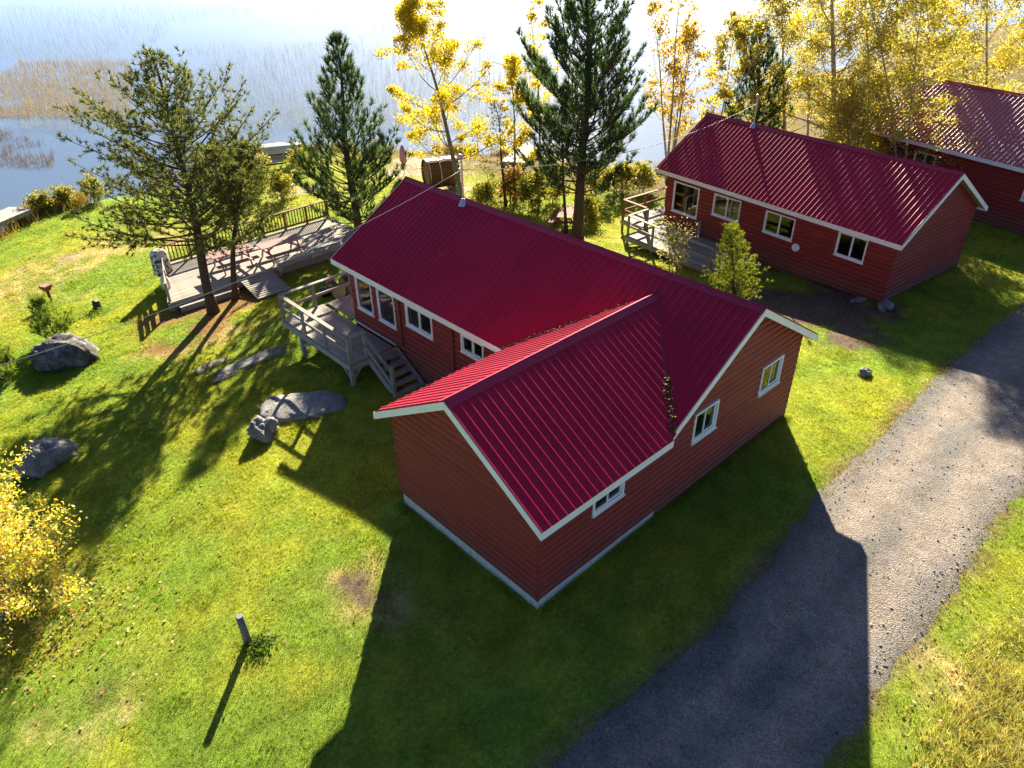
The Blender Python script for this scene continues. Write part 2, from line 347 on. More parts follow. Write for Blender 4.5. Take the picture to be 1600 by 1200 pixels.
def lawn_color(x, y):
    n1, n2, n3 = fbm(x, y, .22, 4, 21), fbm(x, y, .9, 4, 22), fbm(x, y, 2.6, 3, 23)
    t = sstep(.36, .66, n1*.55+n2*.45)[:, None]; c = LUSH*(1-t)+YEL*t
    far = sstep(20, 34, y+x*.15)
    dry = .85*blob(x,y,165,395,6,2.6,.1)+.5*blob(x,y,20,470,3,2)+.75*blob(x,y,330,520,3.2,1.6,.5)+.8*blob(x,y,470,400,4,2)+.45*blob(x,y,180,1060,1.5,.7,.6)+.3*blob(x,y,90,1120,1.3)+.8*blob(x,y,570,905,1.0)+.4*blob(x,y,500,960,.9)+.35*blob(x,y,650,1000,1.5)\
        +.6*blob(x,y,930,390,3)+.35*blob(x,y,1330,600,2)+.3*blob(x,y,1520,420,4)+.55*blob(x,y,1560,1100,2.0)+.3*blob(x,y,300,820,2.5)
    d = (sstep(.2, .85, dry*(.1+1.1*n2+.7*n3)+.10*(n3-.5))*(.55+.45*sstep(.3, .6, n3)))[:, None]; c = c*(1-d)+(DRY*(.8+.4*n3[:, None]))*d
    need = np.clip(.9*blob(x,y,340,495,2.6,1.3,.4)+.8*blob(x,y,420,440,2.5,1.2,-.2)+.45*blob(x,y,240,505,2,1), 0, 1)
    nd = sstep(.25, .7, need*(.5+n2))[:, None]; c = c*(1-nd)+NEED*nd
    dirt = 1.0*blob(x,y,1250,478,3.4,2.0,-.2)+.7*blob(x,y,1310,500,2.5)+1.0*blob(x,y,572,915,.55)+.6*blob(x,y,165,1060,.5)+.35*blob(x,y,1150,470,2.5)
    e = sstep(.28, .72, dirt*(.5+n2))[:, None]; c = c*(1-e)+DIRT*e
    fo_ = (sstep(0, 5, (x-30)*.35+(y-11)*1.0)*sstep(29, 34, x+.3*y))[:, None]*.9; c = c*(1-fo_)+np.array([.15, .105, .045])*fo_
    rd = roadsd(x, y); e = (sstep(-.35, .2, rd+(n2-.5)*1.0)*.85)[:, None]; c = c*(1-e)+(DIRT*1.05+DRY*.2)*e
    sand = 1.2*blob(x,y,655,262,4.5,2.5)+1.0*blob(x,y,455,300,2.2,1.5)+.9*blob(x,y,720,300,3,2)+.8*blob(x,y,120,405,1.3,.7)+.7*blob(x,y,1000,345,1.5)
    sh = sstep(-2.2, -.3, y-shore(x))*.8*sstep(.35, .6, n1+.1)
    e = sstep(.35, .75, (sand+sh)*(.55+.8*n2))[:, None]; c = c*(1-e)+SAND*e
    return c*(.72+.56*n3[:, None])*(.86+.28*fbm(x, y, 5.5, 2, 24)[:, None])
def axis(a, b, st, lim):
    c = list(np.arange(a, b+1e-6, st)); s = st
    while c[-1] < lim: s *= 1.35; c.append(c[-1]+s)
    s = st; lo = []
    while (lo[-1] if lo else a) > -lim: s *= 1.35; lo.append((lo[-1] if lo else a)-s)
    return np.array(lo[::-1]+c)
gx, gy = axis(-16, 46, .3, 900), axis(-14, 47, .3, 900)
GX, GY = np.meshgrid(gx, gy, indexing='ij'); X, Y = GX.ravel(), GY.ravel()
nx, ny = len(gx), len(gy); I = (np.arange(nx-1)[:, None]*ny+np.arange(ny-1)).ravel()
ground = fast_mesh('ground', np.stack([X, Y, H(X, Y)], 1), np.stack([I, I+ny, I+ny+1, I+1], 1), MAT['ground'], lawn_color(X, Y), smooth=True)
tag(ground, 'sloping lawn of green and dry autumn grass around the cabins', 'lawn', kind='structure')
# lake: one sheet that starts just inside the bank
wv = np.array([(-2500, -400, WATER), (2500, -400, WATER), (2500, 3500, WATER), (-2500, 3500, WATER)], float)
lake = fast_mesh('lake', wv, [(0, 1, 2, 3)], MAT['water']); tag(lake, 'calm pale blue lake beyond the lawn', 'lake', kind='structure')
# gravel drive
NC = 26; V = []; C = []
s = np.linspace(0, 1, NR)
for j in range(NC+1):
    t = j/NC; P = rl*(1-t)+rr*t
    wob = (fbm(np.arange(NR)*.45, np.full(NR, j*0.0+(3 if t < .5 else 9)), 1, 4, 31)-.5)*.55*(abs(t-.5)*2)**6
    dirn = (rr-rl)/np.linalg.norm(rr-rl, axis=1)[:, None]; P = P+dirn*wob[:, None]
    z = H(P[:, 0], P[:, 1])+.014-(.02 if j in (0, NC) else 0); V.append(np.stack([P[:, 0], P[:, 1], z], 1))
    n = fbm(P[:, 0], P[:, 1], .6, 4, 41); tr = np.exp(-((t-.30)/.13)**2)+np.exp(-((t-.72)/.13)**2)
    g = np.array([.150, .146, .144]); b = np.array([.275, .232, .198]); m = np.clip(.18+.82*tr+(n-.5)*1.4, 0, 1)[:, None]; C.append(g*(1-m)+b*m)
V = np.array(V); C = np.array(C); I = (np.arange(NC)[:, None]*NR+np.arange(NR-1)).ravel()
drive = fast_mesh('gravel_drive', V.reshape(-1, 3), np.stack([I, I+1, I+NR+1, I+NR], 1)[:, ::-1], MAT['gravel'], C.reshape(-1, 3), smooth=True)
tag(drive, 'grey and tan gravel drive running past the cabins', 'driveway', kind='structure')

# ------------------------------------------------------------------ cabins
RIB, SHEET = .2286, .9144
def sheets(parent, P0, U, V, ulen, lo, hi, u_start=0.0, mat='roof'):
    P0, U, V = Vector(P0), Vector(U).normalized(), Vector(V).normalized(); N = U.cross(V)
    if N.z < 0: N = -N
    prof = []
    for r in range(4):
        b = r*RIB; prof += [(b-.032, 0), (b-.017, .024), (b-.004, .030), (b+.004, .030), (b+.017, .024), (b+.032, 0), (b+.085, .0), (b+.093, .004), (b+.101, 0), (b+.128, 0), (b+.136, .004), (b+.144, 0)]
    prof.append((SHEET-.032, 0))
    u0 = u_start
    while u0 < ulen:
        row = []
        for du, h in prof:
            u = min(max(u0+du, 0), ulen); a, b = lo(u), hi(u)
            if row and abs(u-row[-1][2]) < 1e-6: continue
            row.append((min(a, b), b, u, h))
        m = MB()
        for q in row:
            m.v.append(tuple(P0+U*q[2]+V*q[0]+N*q[3])); m.v.append(tuple(P0+U*q[2]+V*q[1]+N*q[3]))
        for i in range(len(row)-1):
            if row[i][1]-row[i][0] < 1e-4 and row[i+1][1]-row[i+1][0] < 1e-4: continue
            m.f.append((2*i, 2*i+2, 2*i+3, 2*i+1))
        if m.f:
            if (Vector(m.v[m.f[0][1]])-Vector(m.v[m.f[0][0]])).cross(Vector(m.v[m.f[0][3]])-Vector(m.v[m.f[0][0]])).dot(N) < 0: m.f = [tuple(reversed(f)) for f in m.f]
            m.build('roof_sheet', MAT[mat], parent)
        u0 += SHEET
COURSE = .19
def siding_wall(parent, O, U, N, ulen, z0, top, openings, inset=.02, mat=None, ext=(0, 0), course=COURSE):
    """half-round log courses on a wall: O base corner, U along, N outward; top(u) wall height; openings (u0,u1,z0,z1)"""
    O, U, N = Vector(O), Vector(U), Vector(N)
    us = np.linspace(0, ulen, 241); tops = np.array([top(u) for u in us]); zmax = tops.max()
    k = 0
    while z0+k*course < zmax-.02:
        za = z0+k*course; zb = za+course
        cuts = sorted({0.0, 1.0} | {min(max((z-za)/course, 0), 1) for o in openings for z in (o[2], o[3])})
        for ta, tb in zip(cuts[:-1], cuts[1:]):
            if tb-ta < .02: continue
            zm = za+(ta+tb)/2*course
            iv = [(-ext[0]-(.03 if k % 2 else 0)*(ext[0] > .055), ulen+ext[1]+(.03 if k % 2 else 0)*(ext[1] > .055))]
            for o in openings:
                if o[2] < zm < o[3]:
                    nv = []
                    for a, b in iv:
                        if o[0] > a: nv.append((a, min(b, o[0])))
                        if o[1] < b: nv.append((max(a, o[1]), b))
                    iv = [q for q in nv if q[1]-q[0] > .01]
            ts = [ta+(tb-ta)*i/5 for i in range(6)]
            for a, b in iv:
                rows = []; m = MB()
                for t in ts:
                    z = za+t*course; ok = us[tops >= z-1e-6]
                    if len(ok) == 0: break
                    ul, uh = (a if ok[0] <= 1e-6 else max(a, ok[0])), (b if ok[-1] >= ulen-1e-6 else min(b, ok[-1]))
                    if uh-ul < .01: break
                    d = inset+.032*math.sqrt(max(0, 1-(2*t-1)**2))
                    rows.append((O+U*ul+N*d+Vector((0, 0, z)), O+U*uh+N*d+Vector((0, 0, z))))
                for r0, r1 in zip(rows[:-1], rows[1:]):
                    m.quad(r0[0], r0[1], r1[1], r1[0])
                if rows:                     # end caps
                    for e in (0, 1):
                        c = [r[e] for r in rows]; back = [p-N*((p-O).dot(N)) for p in (c[-1], c[0])]; m.quad(*(c+back) if e else reversed(c+back))
                if m.f: m.build('siding_log', mat or MAT['siding'], parent)
        k += 1
def wall_panel(name, parent, O, U, N, ulen, z0, top, openings, mat, th=.10, kinks=()):
    O, U, N = Vector(O), Vector(U), Vector(N); m = MB()
    br = sorted({0.0, ulen} | {min(max(q, 0), ulen) for o in openings for q in o[:2]} | set(kinks))
    for a, b in zip(br[:-1], br[1:]):
        if b-a < .005: continue
        mid = (a+b)/2; seg = [[z0, None]]
        for o in sorted([o for o in openings if o[0] <= mid <= o[1]], key=lambda o: o[2]):
            seg[-1][1] = o[2]; seg.append([o[3], None])
        for za, zb in seg:
            za2 = (za, za); zb2 = (top(a+1e-5), top(b-1e-5)) if zb is None else (zb, zb)
            P = lambda u, z, d: O+U*u+N*d+Vector((0, 0, z))
            m.hexa([P(a, za2[0], 0), P(b, za2[1], 0), P(b, za2[1], -th), P(a, za2[0], -th), P(a, zb2[0], 0), P(b, zb2[1], 0), P(b, zb2[1], -th), P(a, zb2[0], -th)])
    return m.build(name, mat, parent)
def window(parent, O, U, N, o, panes=2, trim=.05, proud=.078):
    O, U, N = Vector(O), Vector(U), Vector(N); u0, u1, z0, z1 = o
    P = lambda u, z, d: O+U*u+N*d+Vector((0, 0, z))
    def fr(m, a, b, c, d, w, d0, d1):
        for (x0, x1, y0, y1) in ((a, b, c, c+w), (a, b, d-w, d), (a, a+w, c+w, d-w), (b-w, b, c+w, d-w)):
            m.hexa([P(x0, y0, d1), P(x1, y0, d1), P(x1, y0, d0), P(x0, y0, d0), P(x0, y1, d1), P(x1, y1, d1), P(x1, y1, d0), P(x0, y1, d0)])
    m = MB(); fr(m, u0, u1, z0, z1, trim, -.10, proud); w = m.build('window', MAT['white'], parent)
    m = MB(); m.hexa([P(u0-.02, z0-.03, proud+.03), P(u1+.02, z0-.03, proud+.03), P(u1+.03, z0-.045, 0), P(u0-.03, z0-.045, 0), P(u0-.03, z0-.003, proud+.03), P(u1+.03, z0-.003, proud+.03), P(u1+.03, z0-.003, 0), P(u0-.03, z0-.003, 0)]); m.build('sill', MAT['white'], w)
    a, b = u0+trim, u1-trim
    for i in range(panes):
        x0, x1 = a+(b-a)*i/panes, a+(b-a)*(i+1)/panes; d = .028 if i % 2 == 0 else .004
        m = MB(); fr(m, x0+.001, x1-.001, z0+trim+.001, z1-trim-.001, .030, d-.02, d+.02); m.build('sash', MAT['white'], w)
        m = MB(); m.quad(P(x0+.04, z0+trim+.04, d), P(x1-.04, z0+trim+.04, d), P(x1-.04, z1-trim-.04, d), P(x0+.04, z1-trim-.04, d)); m.build('pane', MAT['glass'], w)
    return w
def board(parent, name, p, q, h, t, mat, up=(0, 0, 1)): return MB().bar(p, q, t, h, up).build(name, mat, parent)
def ridge_caps(parent, p, q, slope, w=.17):
    p, q = Vector(p), Vector(q); L = (q-p).length; d = (q-p)/L; side = Vector((d.y, -d.x, 0)); n = max(1, round(L/3.05))
    for i in range(n):
        a, b = p+d*(L*i/n), p+d*(L*(i+1)/n); lift = Vector((0, 0, .034+.004*(i % 2))); m = MB()
        drop = Vector((0, 0, -slope*w)); prof = [-side*w+drop-Vector((0, 0, .02)), -side*w+drop, -side*.05+Vector((0, 0, -slope*.05)), Vector((0, 0, .012)), side*.05+Vector((0, 0, -slope*.05)), side*w+drop, side*w+drop-Vector((0, 0, .02))]
        for k in range(len(prof)-1): m.quad(a+prof[k]+lift, b+prof[k]+lift, b+prof[k+1]+lift, a+prof[k+1]+lift)
        m.build('ridge_cap', MAT['cap'], parent)
def mast(parent, base, top, lean=(0, 0)):
    b, t = Vector(base), Vector(top)
    o = MB().tube([b-Vector((0, 0, .25)), b, t-Vector((0, 0, .12)), t], [.035, .035, .035, .035], 10).build('service_mast', MAT['steel'], parent, True)
    MB().tube([b+Vector((0, 0, -.06)), b+Vector((0, 0, .05)), b+Vector((0, 0, .16))], [.17, .11, .045], 12).build('roof_boot', MAT['steel'], o)
    MB().tube([t, t+Vector((0, 0, .05)), t+Vector((-.09, -.04, .10)), t+Vector((-.17, -.08, .05))], [.05, .06, .055, .04], 8).build('weatherhead', MAT['steel'], o, True)
    MB().tube([t+Vector((-.04, 0, -.33)), t+Vector((-.13, -.02, -.33))], [.035, .035], 8).build('insulator', MAT['white'], o)
    return o

def gable_cabin(T, Wd, L, hw, sl, oe, ogn, ogf, base, wins, valley=None, left_lo=None, near_full=True, fascia_from=0.0, rmat='roof'):
    """main gable volume in the cabin's own frame: x across, y along the ridge, near gable at y=0. wins: dict side -> openings"""
    zr = hw+sl*(Wd/2+oe); cs = 1/math.sqrt(1+sl*sl); vl = (Wd/2+oe)/cs
    topw = hw+sl*oe-.15
    gt = lambda u: topw+sl*min(u, Wd-u)
    lx = lambda f: (lambda u: 0.0) if f is None else (lambda u: f(u)/cs)
    # roof boards under the metal
    for sgn in (0, 1):
        e, r = (-oe, Wd/2) if sgn == 0 else (Wd+oe, Wd/2)
        pts = [(e, -ogn+.02, hw-.012), (r, -ogn+.02, zr-.012), (r, L+ogf-.02, zr-.012), (e, L+ogf-.02, hw-.012)]
        if sgn == 0: pts = pts[::-1]
        m = MB().prism(pts[::-1] if False else pts, .11)
        m.build('roof_boards', MAT['soffit'], T)
    tot = L+ogn+ogf
    sheets(T, (-oe-.03*cs, -ogn, hw-.03*sl*cs), (0, 1, 0), (cs, 0, sl*cs), tot, (lambda u: 0.0) if left_lo is None else (lambda u: left_lo(u-ogn)/cs), lambda u: vl+.03, mat=rmat)
    sheets(T, (Wd+oe+.03*cs, -ogn, hw-.03*sl*cs), (0, 1, 0), (-cs, 0, sl*cs), tot, lambda u: 0.0, lambda u: vl+.03, mat=rmat)
    ridge_caps(T, (Wd/2, -ogn-.02, zr), (Wd/2, L+ogf+.02, zr), sl)
    # white fascia and rake boards
    fz = hw-.115
    board(T, 'fascia_board', (-oe-.012, fascia_from, fz), (-oe-.012, L+ogf, fz), .19, .024, MAT['white'])
    board(T, 'fascia_board', (Wd+oe+.012, -ogn, fz), (Wd+oe+.012, L+ogf, fz), .19, .024, MAT['white'])
    for yy, s in ((-ogn-.004, -1), (L+ogf+.004, 1)):
        for x0, x1 in ((-oe-.024, Wd/2), (Wd+oe+.024, Wd/2)):
            if yy < 0 and x0 < 0 and not near_full: x0 = -oe+.02
            za = hw+sl*((x0+oe) if x0 < Wd/2 else (Wd+oe-x0)); m = MB()
            t0, t1 = yy, yy+s*.024
            if s < 0: t0, t1 = t1, t0
            m.hexa([(x0, t0, za-.20), (x1, t0, zr-.20), (x1, t1, zr-.20), (x0, t1, za-.20), (x0, t0, za-.008), (x1, t0, zr-.008), (x1, t1, zr-.008), (x0, t1, za-.008)])
            m.build('rake_board', MAT['white'], T)
    return zr, topw, gt
def interior(T, x0, y0, x1, y1, z):
    MB().box(x0, y0, z-.12, x1, y1, z).build('floor', MAT['floor'], T)

# --- the near L-shaped cabin (world frame) : main volume x 4.22..10.14, wing x 0..4.22
XM, XL, LY, ZE, SM, OE, OG, WE, SE = 4.2163, 10.142, 13.2, 2.745, .600, .381, .299, 4.7516, .597
c1 = thing('red_cabin', 'largest red log cabin with an L-shaped ribbed metal roof and concrete-footed wing', 'cabin', (XM, 0, 0), 0, 'red lakeside cabins')
WD = XL-XM; ZRE = ZE+SE*(WE/2+OE)
val = lambda y: max(0.0, (ZRE-SE*abs(y-WE/2)-ZE)/SM) if -OE <= y <= WE+OE else 0.0
zr1, tw1, gt1 = gable_cabin(c1, WD, LY, ZE, SM, OE, OG, .5, 0, {}, left_lo=val, near_full=False, fascia_from=WE+OE+.02)
# wing roof (in c1's frame the wing spans x from -XM to the valley)
cs = 1/math.sqrt(1+SE*SE); vle = (WE/2+OE)/cs; XA = -OE+(ZRE-ZE)/SM
xs0 = -XM-OG
elo = lambda u: max(0.0, (u+xs0+OE)*SM/SE)/cs
sheets(c1, (xs0, -OE-.03*cs, ZE-.03*SE*cs), (1, 0, 0), (0, cs, SE*cs), XA-xs0, lambda u: elo(u)+(.03 if elo(u) > 0 else 0), lambda u: vle+.03)
sheets(c1, (xs0, WE+OE+.03*cs, ZE-.03*SE*cs), (1, 0, 0), (0, -cs, SE*cs), XA-xs0, lambda u: elo(u)+(.03 if elo(u) > 0 else 0), lambda u: vle+.03)
ridge_caps(c1, (xs0-.02, WE/2, ZRE), (XA+.12, WE/2, ZRE), SE)
for a, b in (((xs0+.02, -OE, ZE-.012), (-OE, -OE, ZE-.012)),):
    MB().prism([(xs0+.02, -OE, ZE-.014), (-OE, -OE, ZE-.014), (XA, WE/2, ZRE-.014), (xs0+.02, WE/2, ZRE-.014)], .11).build('roof_boards', MAT['soffit'], c1)
    MB().prism([(xs0+.02, WE/2, ZRE-.014), (XA, WE/2, ZRE-.014), (-OE, WE+OE, ZE-.014), (xs0+.02, WE+OE, ZE-.014)], .11).build('roof_boards', MAT['soffit'], c1)
board(c1, 'fascia_board', (xs0, -OE-.012, ZE-.115), (-OE+.02, -OE-.012, ZE-.115), .19, .024, MAT['white'])
board(c1, 'fascia_board', (xs0, WE+OE+.012, ZE-.115), (-OE, WE+OE+.012, ZE-.115), .19, .024, MAT['white'])
for y0, y1 in ((-OE-.024, WE/2), (WE+OE+.024, WE/2)):
    za = ZE+SE*((y0+OE) if y0 < WE/2 else (WE+OE-y0)); m = MB(); p = [(xs0-.028, y0), (xs0-.004, y0), (xs0-.004, y1), (xs0-.028, y1)]
    m.hexa([(*p[0], za-.20), (*p[1], za-.20), (*p[2], ZRE-.20), (*p[3], ZRE-.20), (*p[0], za-.008), (*p[1], za-.008), (*p[2], ZRE-.008), (*p[3], ZRE-.008)]); m.build('rake_board', MAT['white'], c1)
# valley flashings
for sg in (-1, 1):
    y0 = -OE if sg < 0 else WE+OE
    a, b = Vector((-OE, y0, ZE+.012)), Vector((XA, WE/2, ZRE+.012)); m = MB()
    w1, w2 = Vector((.11, 0, .11*SM)), Vector((0, -sg*-.0, 0)); w2 = Vector((0, -sg*.11, .11*SE))
    m.quad(a, b, b+w1*.3, a+w1); m.quad(a, a+w2, b+w2*.3, b); m.build('valley_flashing', MAT['cap'], c1)
ZF = .2813
# openings in the coplanar front wall (u = x in world, from the wing's corner)
fo = [(1.60, 2.63, 1.70, 2.27), (5.20, 6.19, 1.72, 2.56), (8.20, 9.24, 1.70, 2.56)]
def front_top(u): return tw1 if u < XM else gt1(u-XM)
FO = Vector((-XM, 0, 0))
siding_wall(c1, FO, (1, 0, 0), (0, -1, 0), XL, ZF, front_top, fo, ext=(.05, .05))
wall_panel('wall', c1, FO, (1, 0, 0), (0, -1, 0), XL, ZF-.02, front_top, fo, MAT['trimred'], kinks=(XM, XM+WD/2))
for o in fo: window(c1, FO, (1, 0, 0), (0, -1, 0), o)
# skirt under the main part of the front wall
siding_wall(c1, FO+Vector((4.02, 0, 0)), (1, 0, 0), (0, -1, 0), XL-4.02, ZF-2*COURSE, lambda u: ZF, [], ext=(0, .05))
MB().box(-XM, -.012, -.5, -.2, .2, ZF-.004).box(-XM-.012, .2, -.5, -XM+.2, WE+.012, ZF-.004).build('foundation', MAT['concrete'], c1)
# wing gable wall (faces -x); u runs from the far corner to the near corner
wt = lambda u: tw1+SE*min(u, WE-u)
GO = Vector((-XM, WE, 0))
siding_wall(c1, GO, (0, -1, 0), (-1, 0, 0), WE, ZF, wt, [], ext=(.06, .05))
wall_panel('wall', c1, GO, (0, -1, 0), (-1, 0, 0), WE, ZF-.02, wt, [], MAT['trimred'], kinks=(WE/2,))
# wing far wall (faces +y)
siding_wall(c1, (0, WE, 0), (-1, 0, 0), (0, 1, 0), XM, ZF, lambda u: tw1, [], ext=(0, .05))
wall_panel('wall', c1, (0, WE, 0), (-1, 0, 0), (0, 1, 0), XM, -.3, lambda u: tw1, [], MAT['trimred'])
# main left wall (faces -x): u from the lake corner towards the wing
lo_ = [(LY-12.90, LY-11.96, 1.06, 2.27), (LY-11.63, LY-10.68, 1.07, 2.26), (LY-10.06, LY-8.70, 1.48, 2.25), (LY-7.33, LY-6.33, 1.66, 2.25)]
siding_wall(c1, (0, LY, 0), (0, -1, 0), (-1, 0, 0), LY-WE, ZF-5*COURSE, lambda u: tw1, lo_, ext=(.05, 0))
wall_panel('wall', c1, (0, LY, 0), (0, -1, 0), (-1, 0, 0), LY-WE, -.7, lambda u: tw1, lo_, MAT['trimred'])
for i, o in enumerate(lo_): window(c1, (0, LY, 0), (0, -1, 0), (-1, 0, 0), o, 1 if i < 2 else 2, .04 if i < 2 else .055)
for yy, z0 in ((10.42, .3), (7.74, .2)): boxobj('corner_post', (.05, .10, 2.2), (-.078, yy, z0+1.35), MAT['trimred'], c1)
board(c1, 'ledger_board', (-.085, 13.15, .43), (-.085, 10.8, .43), .05, .03, MAT['white'])
# lake gable and far side wall
go = [(.6, 2.2, 1.0, 2.3), (3.6, 4.6, .48, 2.4)]
siding_wall(c1, (WD, LY, 0), (-1, 0, 0), (0, 1, 0), WD, ZF-5*COURSE, gt1, go, ext=(.05, .05))
wall_panel('wall', c1, (WD, LY, 0), (-1, 0, 0), (0, 1, 0), WD, -.7, gt1, go, MAT['trimred'], kinks=(WD/2,))
for o in go: window(c1, (WD, LY, 0), (-1, 0, 0), (0, 1, 0), o)
ro = [(2.2, 3.4, 1.3, 2.25), (6.5, 7.7, 1.3, 2.25), (10.6, 12.4, 1.0, 2.25)]
siding_wall(c1, (WD, 0, 0), (0, 1, 0), (1, 0, 0), LY, ZF-5*COURSE, lambda u: tw1, ro, ext=(.05, .05))
wall_panel('wall', c1, (WD, 0, 0), (0, 1, 0), (1, 0, 0), LY, -.7, lambda u: tw1, ro, MAT['trimred'])
for o in ro: window(c1, (WD, 0, 0), (0, 1, 0), (1, 0, 0), o)
interior(c1, .12, .12, WD-.12, LY-.12, .44); interior(c1, -XM+.12, .12, .11, WE-.12, .44)
MB().box(.1, 5.6, .44, WD-.11, 5.7, 2.8).build('inner_wall', MAT['inner'], c1)
MB().box(2.9, 5.72, .44, 3.0, 10.6, 2.6).build('inner_wall', MAT['inner'], c1)
MB().box(.12, .12, 2.62, WD-.12, LY-.12, 2.70).build('ceiling', MAT['inner'], c1)
MB().box(1.0, 8.6, .44, 1.9, 10.2, 1.18).box(.15, 11.2, .44, .95, 12.6, .9).build('furniture', MAT['cloth'], c1)
# mast on the main ridge
xb = WD/2-.16
P = un(724, 319, XM+xb, 0); mz = zr1-.16*SM+.01
mast(c1, (xb, P[1], mz), (xb, P[1], un(723, 247, XM+xb, 0)[2]+.0)); MAST1 = np.array([XM+xb, P[1], un(723, 256, XM+xb, 0)[2]-.2])
# leaf and needle litter lying in the valleys
rg = np.random.default_rng(3)
def litter_strip(parent, a, b, n, w, size, off, cols, name='valley_litter'):
    t = rg.random(n); P = np.outer(1-t, a)+np.outer(t, b)+rg.normal(0, 1, (n, 3))*np.array(w)+np.array(off)
    U = rg.normal(0, 1, (n, 3)); U[:, 2] *= .4; U /= np.linalg.norm(U, axis=1)[:, None]; Vv = np.cross(U, rg.normal(0, .5, (n, 3))+[0, 0, 1]); Vv /= np.linalg.norm(Vv, axis=1)[:, None]
    s = size*(.5+rg.random(n))[:, None]; V = np.stack([P-U*s, P+Vv*s*.5, P+U*s, P-Vv*s*.5], 1).reshape(-1, 3)
    c = np.array(cols)[rg.integers(0, len(cols), n)]*(.6+.6*rg.random((n, 1)))
    return tag(fast_mesh(name, V, np.arange(4*n).reshape(-1, 4), MAT['litter'], np.repeat(c, 4, 0), parent), kind='stuff')
LC = [(.30, .17, .05), (.20, .10, .035), (.34, .24, .10), (.12, .08, .03)]
va = lambda y: np.array([val(y)-OE, y, ZRE-SE*abs(y-WE/2)])
litter_strip(c1, va(-.25), va(.80), 460, (.05, .08, .012), .030, (0, .02, .05), LC)
litter_strip(c1, va(WE+OE), va(WE/2+.5), 520, (.035, .035, .008), .024, (.02, .03, .04), LC)

# --- second cabin
def simple_cabin(T, Wd, L, hw, sl, oe, ogn, ogf, left, near, right, far, rmat='roof'):
    zr, tw, gt = gable_cabin(T, Wd, L, hw, sl, oe, ogn, ogf, 0, {}, fascia_from=-ogn, rmat=rmat)
    n0 = -3*COURSE
    for O, U, N, ln, tp, ops, kk in (((0, L, 0), (0, -1, 0), (-1, 0, 0), L, lambda u: tw, [(L-b, L-a, c, d) for a, b, c, d in left], ()), ((0, 0, 0), (1, 0, 0), (0, -1, 0), Wd, gt, near, (Wd/2,)),
                                     ((Wd, 0, 0), (0, 1, 0), (1, 0, 0), L, lambda u: tw, right, ()), ((Wd, L, 0), (-1, 0, 0), (0, 1, 0), Wd, gt, far, (Wd/2,))):
        siding_wall(T, O, U, N, ln, n0, tp, ops, ext=(.05, .05)); wall_panel('wall', T, O, U, N, ln, n0-.4, tp, ops, MAT['trimred'], kinks=kk)
        for o in ops: window(T, O, U, N, o, 1 if o[3]-o[2] > 1.3 and o[1]-o[0] < 1.7 and o[3]-o[2] < 1.6 else 2)
    interior(T, .12, .12, Wd-.12, L-.12, .18)
    MB().box(.12, .12, hw-.1, Wd-.12, L-.12, hw-.04).build('ceiling', MAT['inner'], T)
    MB().box(.11, L*.55, .18, Wd-.11, L*.55+.1, hw-.11).build('inner_wall', MAT['inner'], T)
    MB().box(Wd*.5, .13, .18, Wd*.5+.1, L*.55-.01, hw-.11).build('inner_wall', MAT['inner'], T)
    return zr
Q2 = dict(x=21.108, y=1.727, th=-.109, W=5.946, L=11.8, zb=-.756)
c2 = thing('red_cabin', 'middle red log cabin with four windows on its long wall and a round vent', 'cabin', (Q2['x'], Q2['y'], Q2['zb']), Q2['th'], 'red lakeside cabins')
z2 = lambda z: z+.756
zr2 = simple_cabin(c2, 5.946, 11.6, 2.641, .61, .382, .32, .6, [(9.62, 11.2, z2(-.05), z2(1.43)), (7.23, 8.76, z2(.44), z2(1.46)), (4.41, 5.9, z2(.46), z2(1.44)), (1.13, 2.4, z2(.55), z2(1.55))], [], [(2, 3.2, 1.2, 2.1), (8, 9.6, 1.0, 2.1)], [(.6, 2.2, .9, 2.2), (3.4, 4.4, .2, 2.2)])
m = MB().tube([(-.05, 4.14, z2(.27)), (-.12, 4.14, z2(.27)), (-.15, 4.14, z2(.27))], [.17, .17, .13], 20); m.build('vent', MAT['white'], c2, False)
MB().box(.5, 7.3, .18, 1.3, 8.6, .95).build('furniture', MAT['cloth'], c2)
def cab2_local(P): 
    d = np.array([P[0]-Q2['x'], P[1]-Q2['y']]); c, s_ = math.cos(Q2['th']), math.sin(Q2['th']); return np.array([c*d[0]+s_*d[1], -s_*d[0]+c*d[1]])
def cab2_world(a, b, z=0): c, s_ = math.cos(Q2['th']), math.sin(Q2['th']); return np.array([Q2['x']+a*c-b*s_, Q2['y']+a*s_+b*c, Q2['zb']+z])
# mast: find the point on the ridge seen at pixel 1176
best = min(np.linspace(2, 11, 400), key=lambda b: abs(proj(cab2_world(5.946/2-.12, b, zr2))[0][0]-1177))
h2 = height_to(cab2_world(5.946/2-.12, best, zr2-.07), 152)
mast(c2, (5.946/2-.12, best, zr2-.06), (5.946/2-.12, best, zr2-.06+h2)); MAST2 = cab2_world(5.946/2-.12, best, zr2+h2-.35)
# --- third cabin
Q3 = dict(x=35.0, y=9.13, th=-.2396, zb=-.60); L3 = 13.0
_c3, _s3 = math.cos(Q3['th']), math.sin(Q3['th'])
c3 = thing('red_cabin', 'farthest red log cabin with a glaring pale roof, half hidden by birch leaves', 'cabin', (Q3['x']+L3*_s3, Q3['y']-L3*_c3, Q3['zb']), Q3['th'], 'red lakeside cabins')
simple_cabin(c3, 6.55, L3, 2.91, .61, .42, .35, .35, [(9.0, 10.2, 1.55, 2.35), (3, 4.4, 1.4, 2.35)], [(2.5, 3.8, 1.2, 2.2)], [(3, 4.4, 1.4, 2.3)], [(1, 2.6, .9, 2.3)], 'roof_glare')

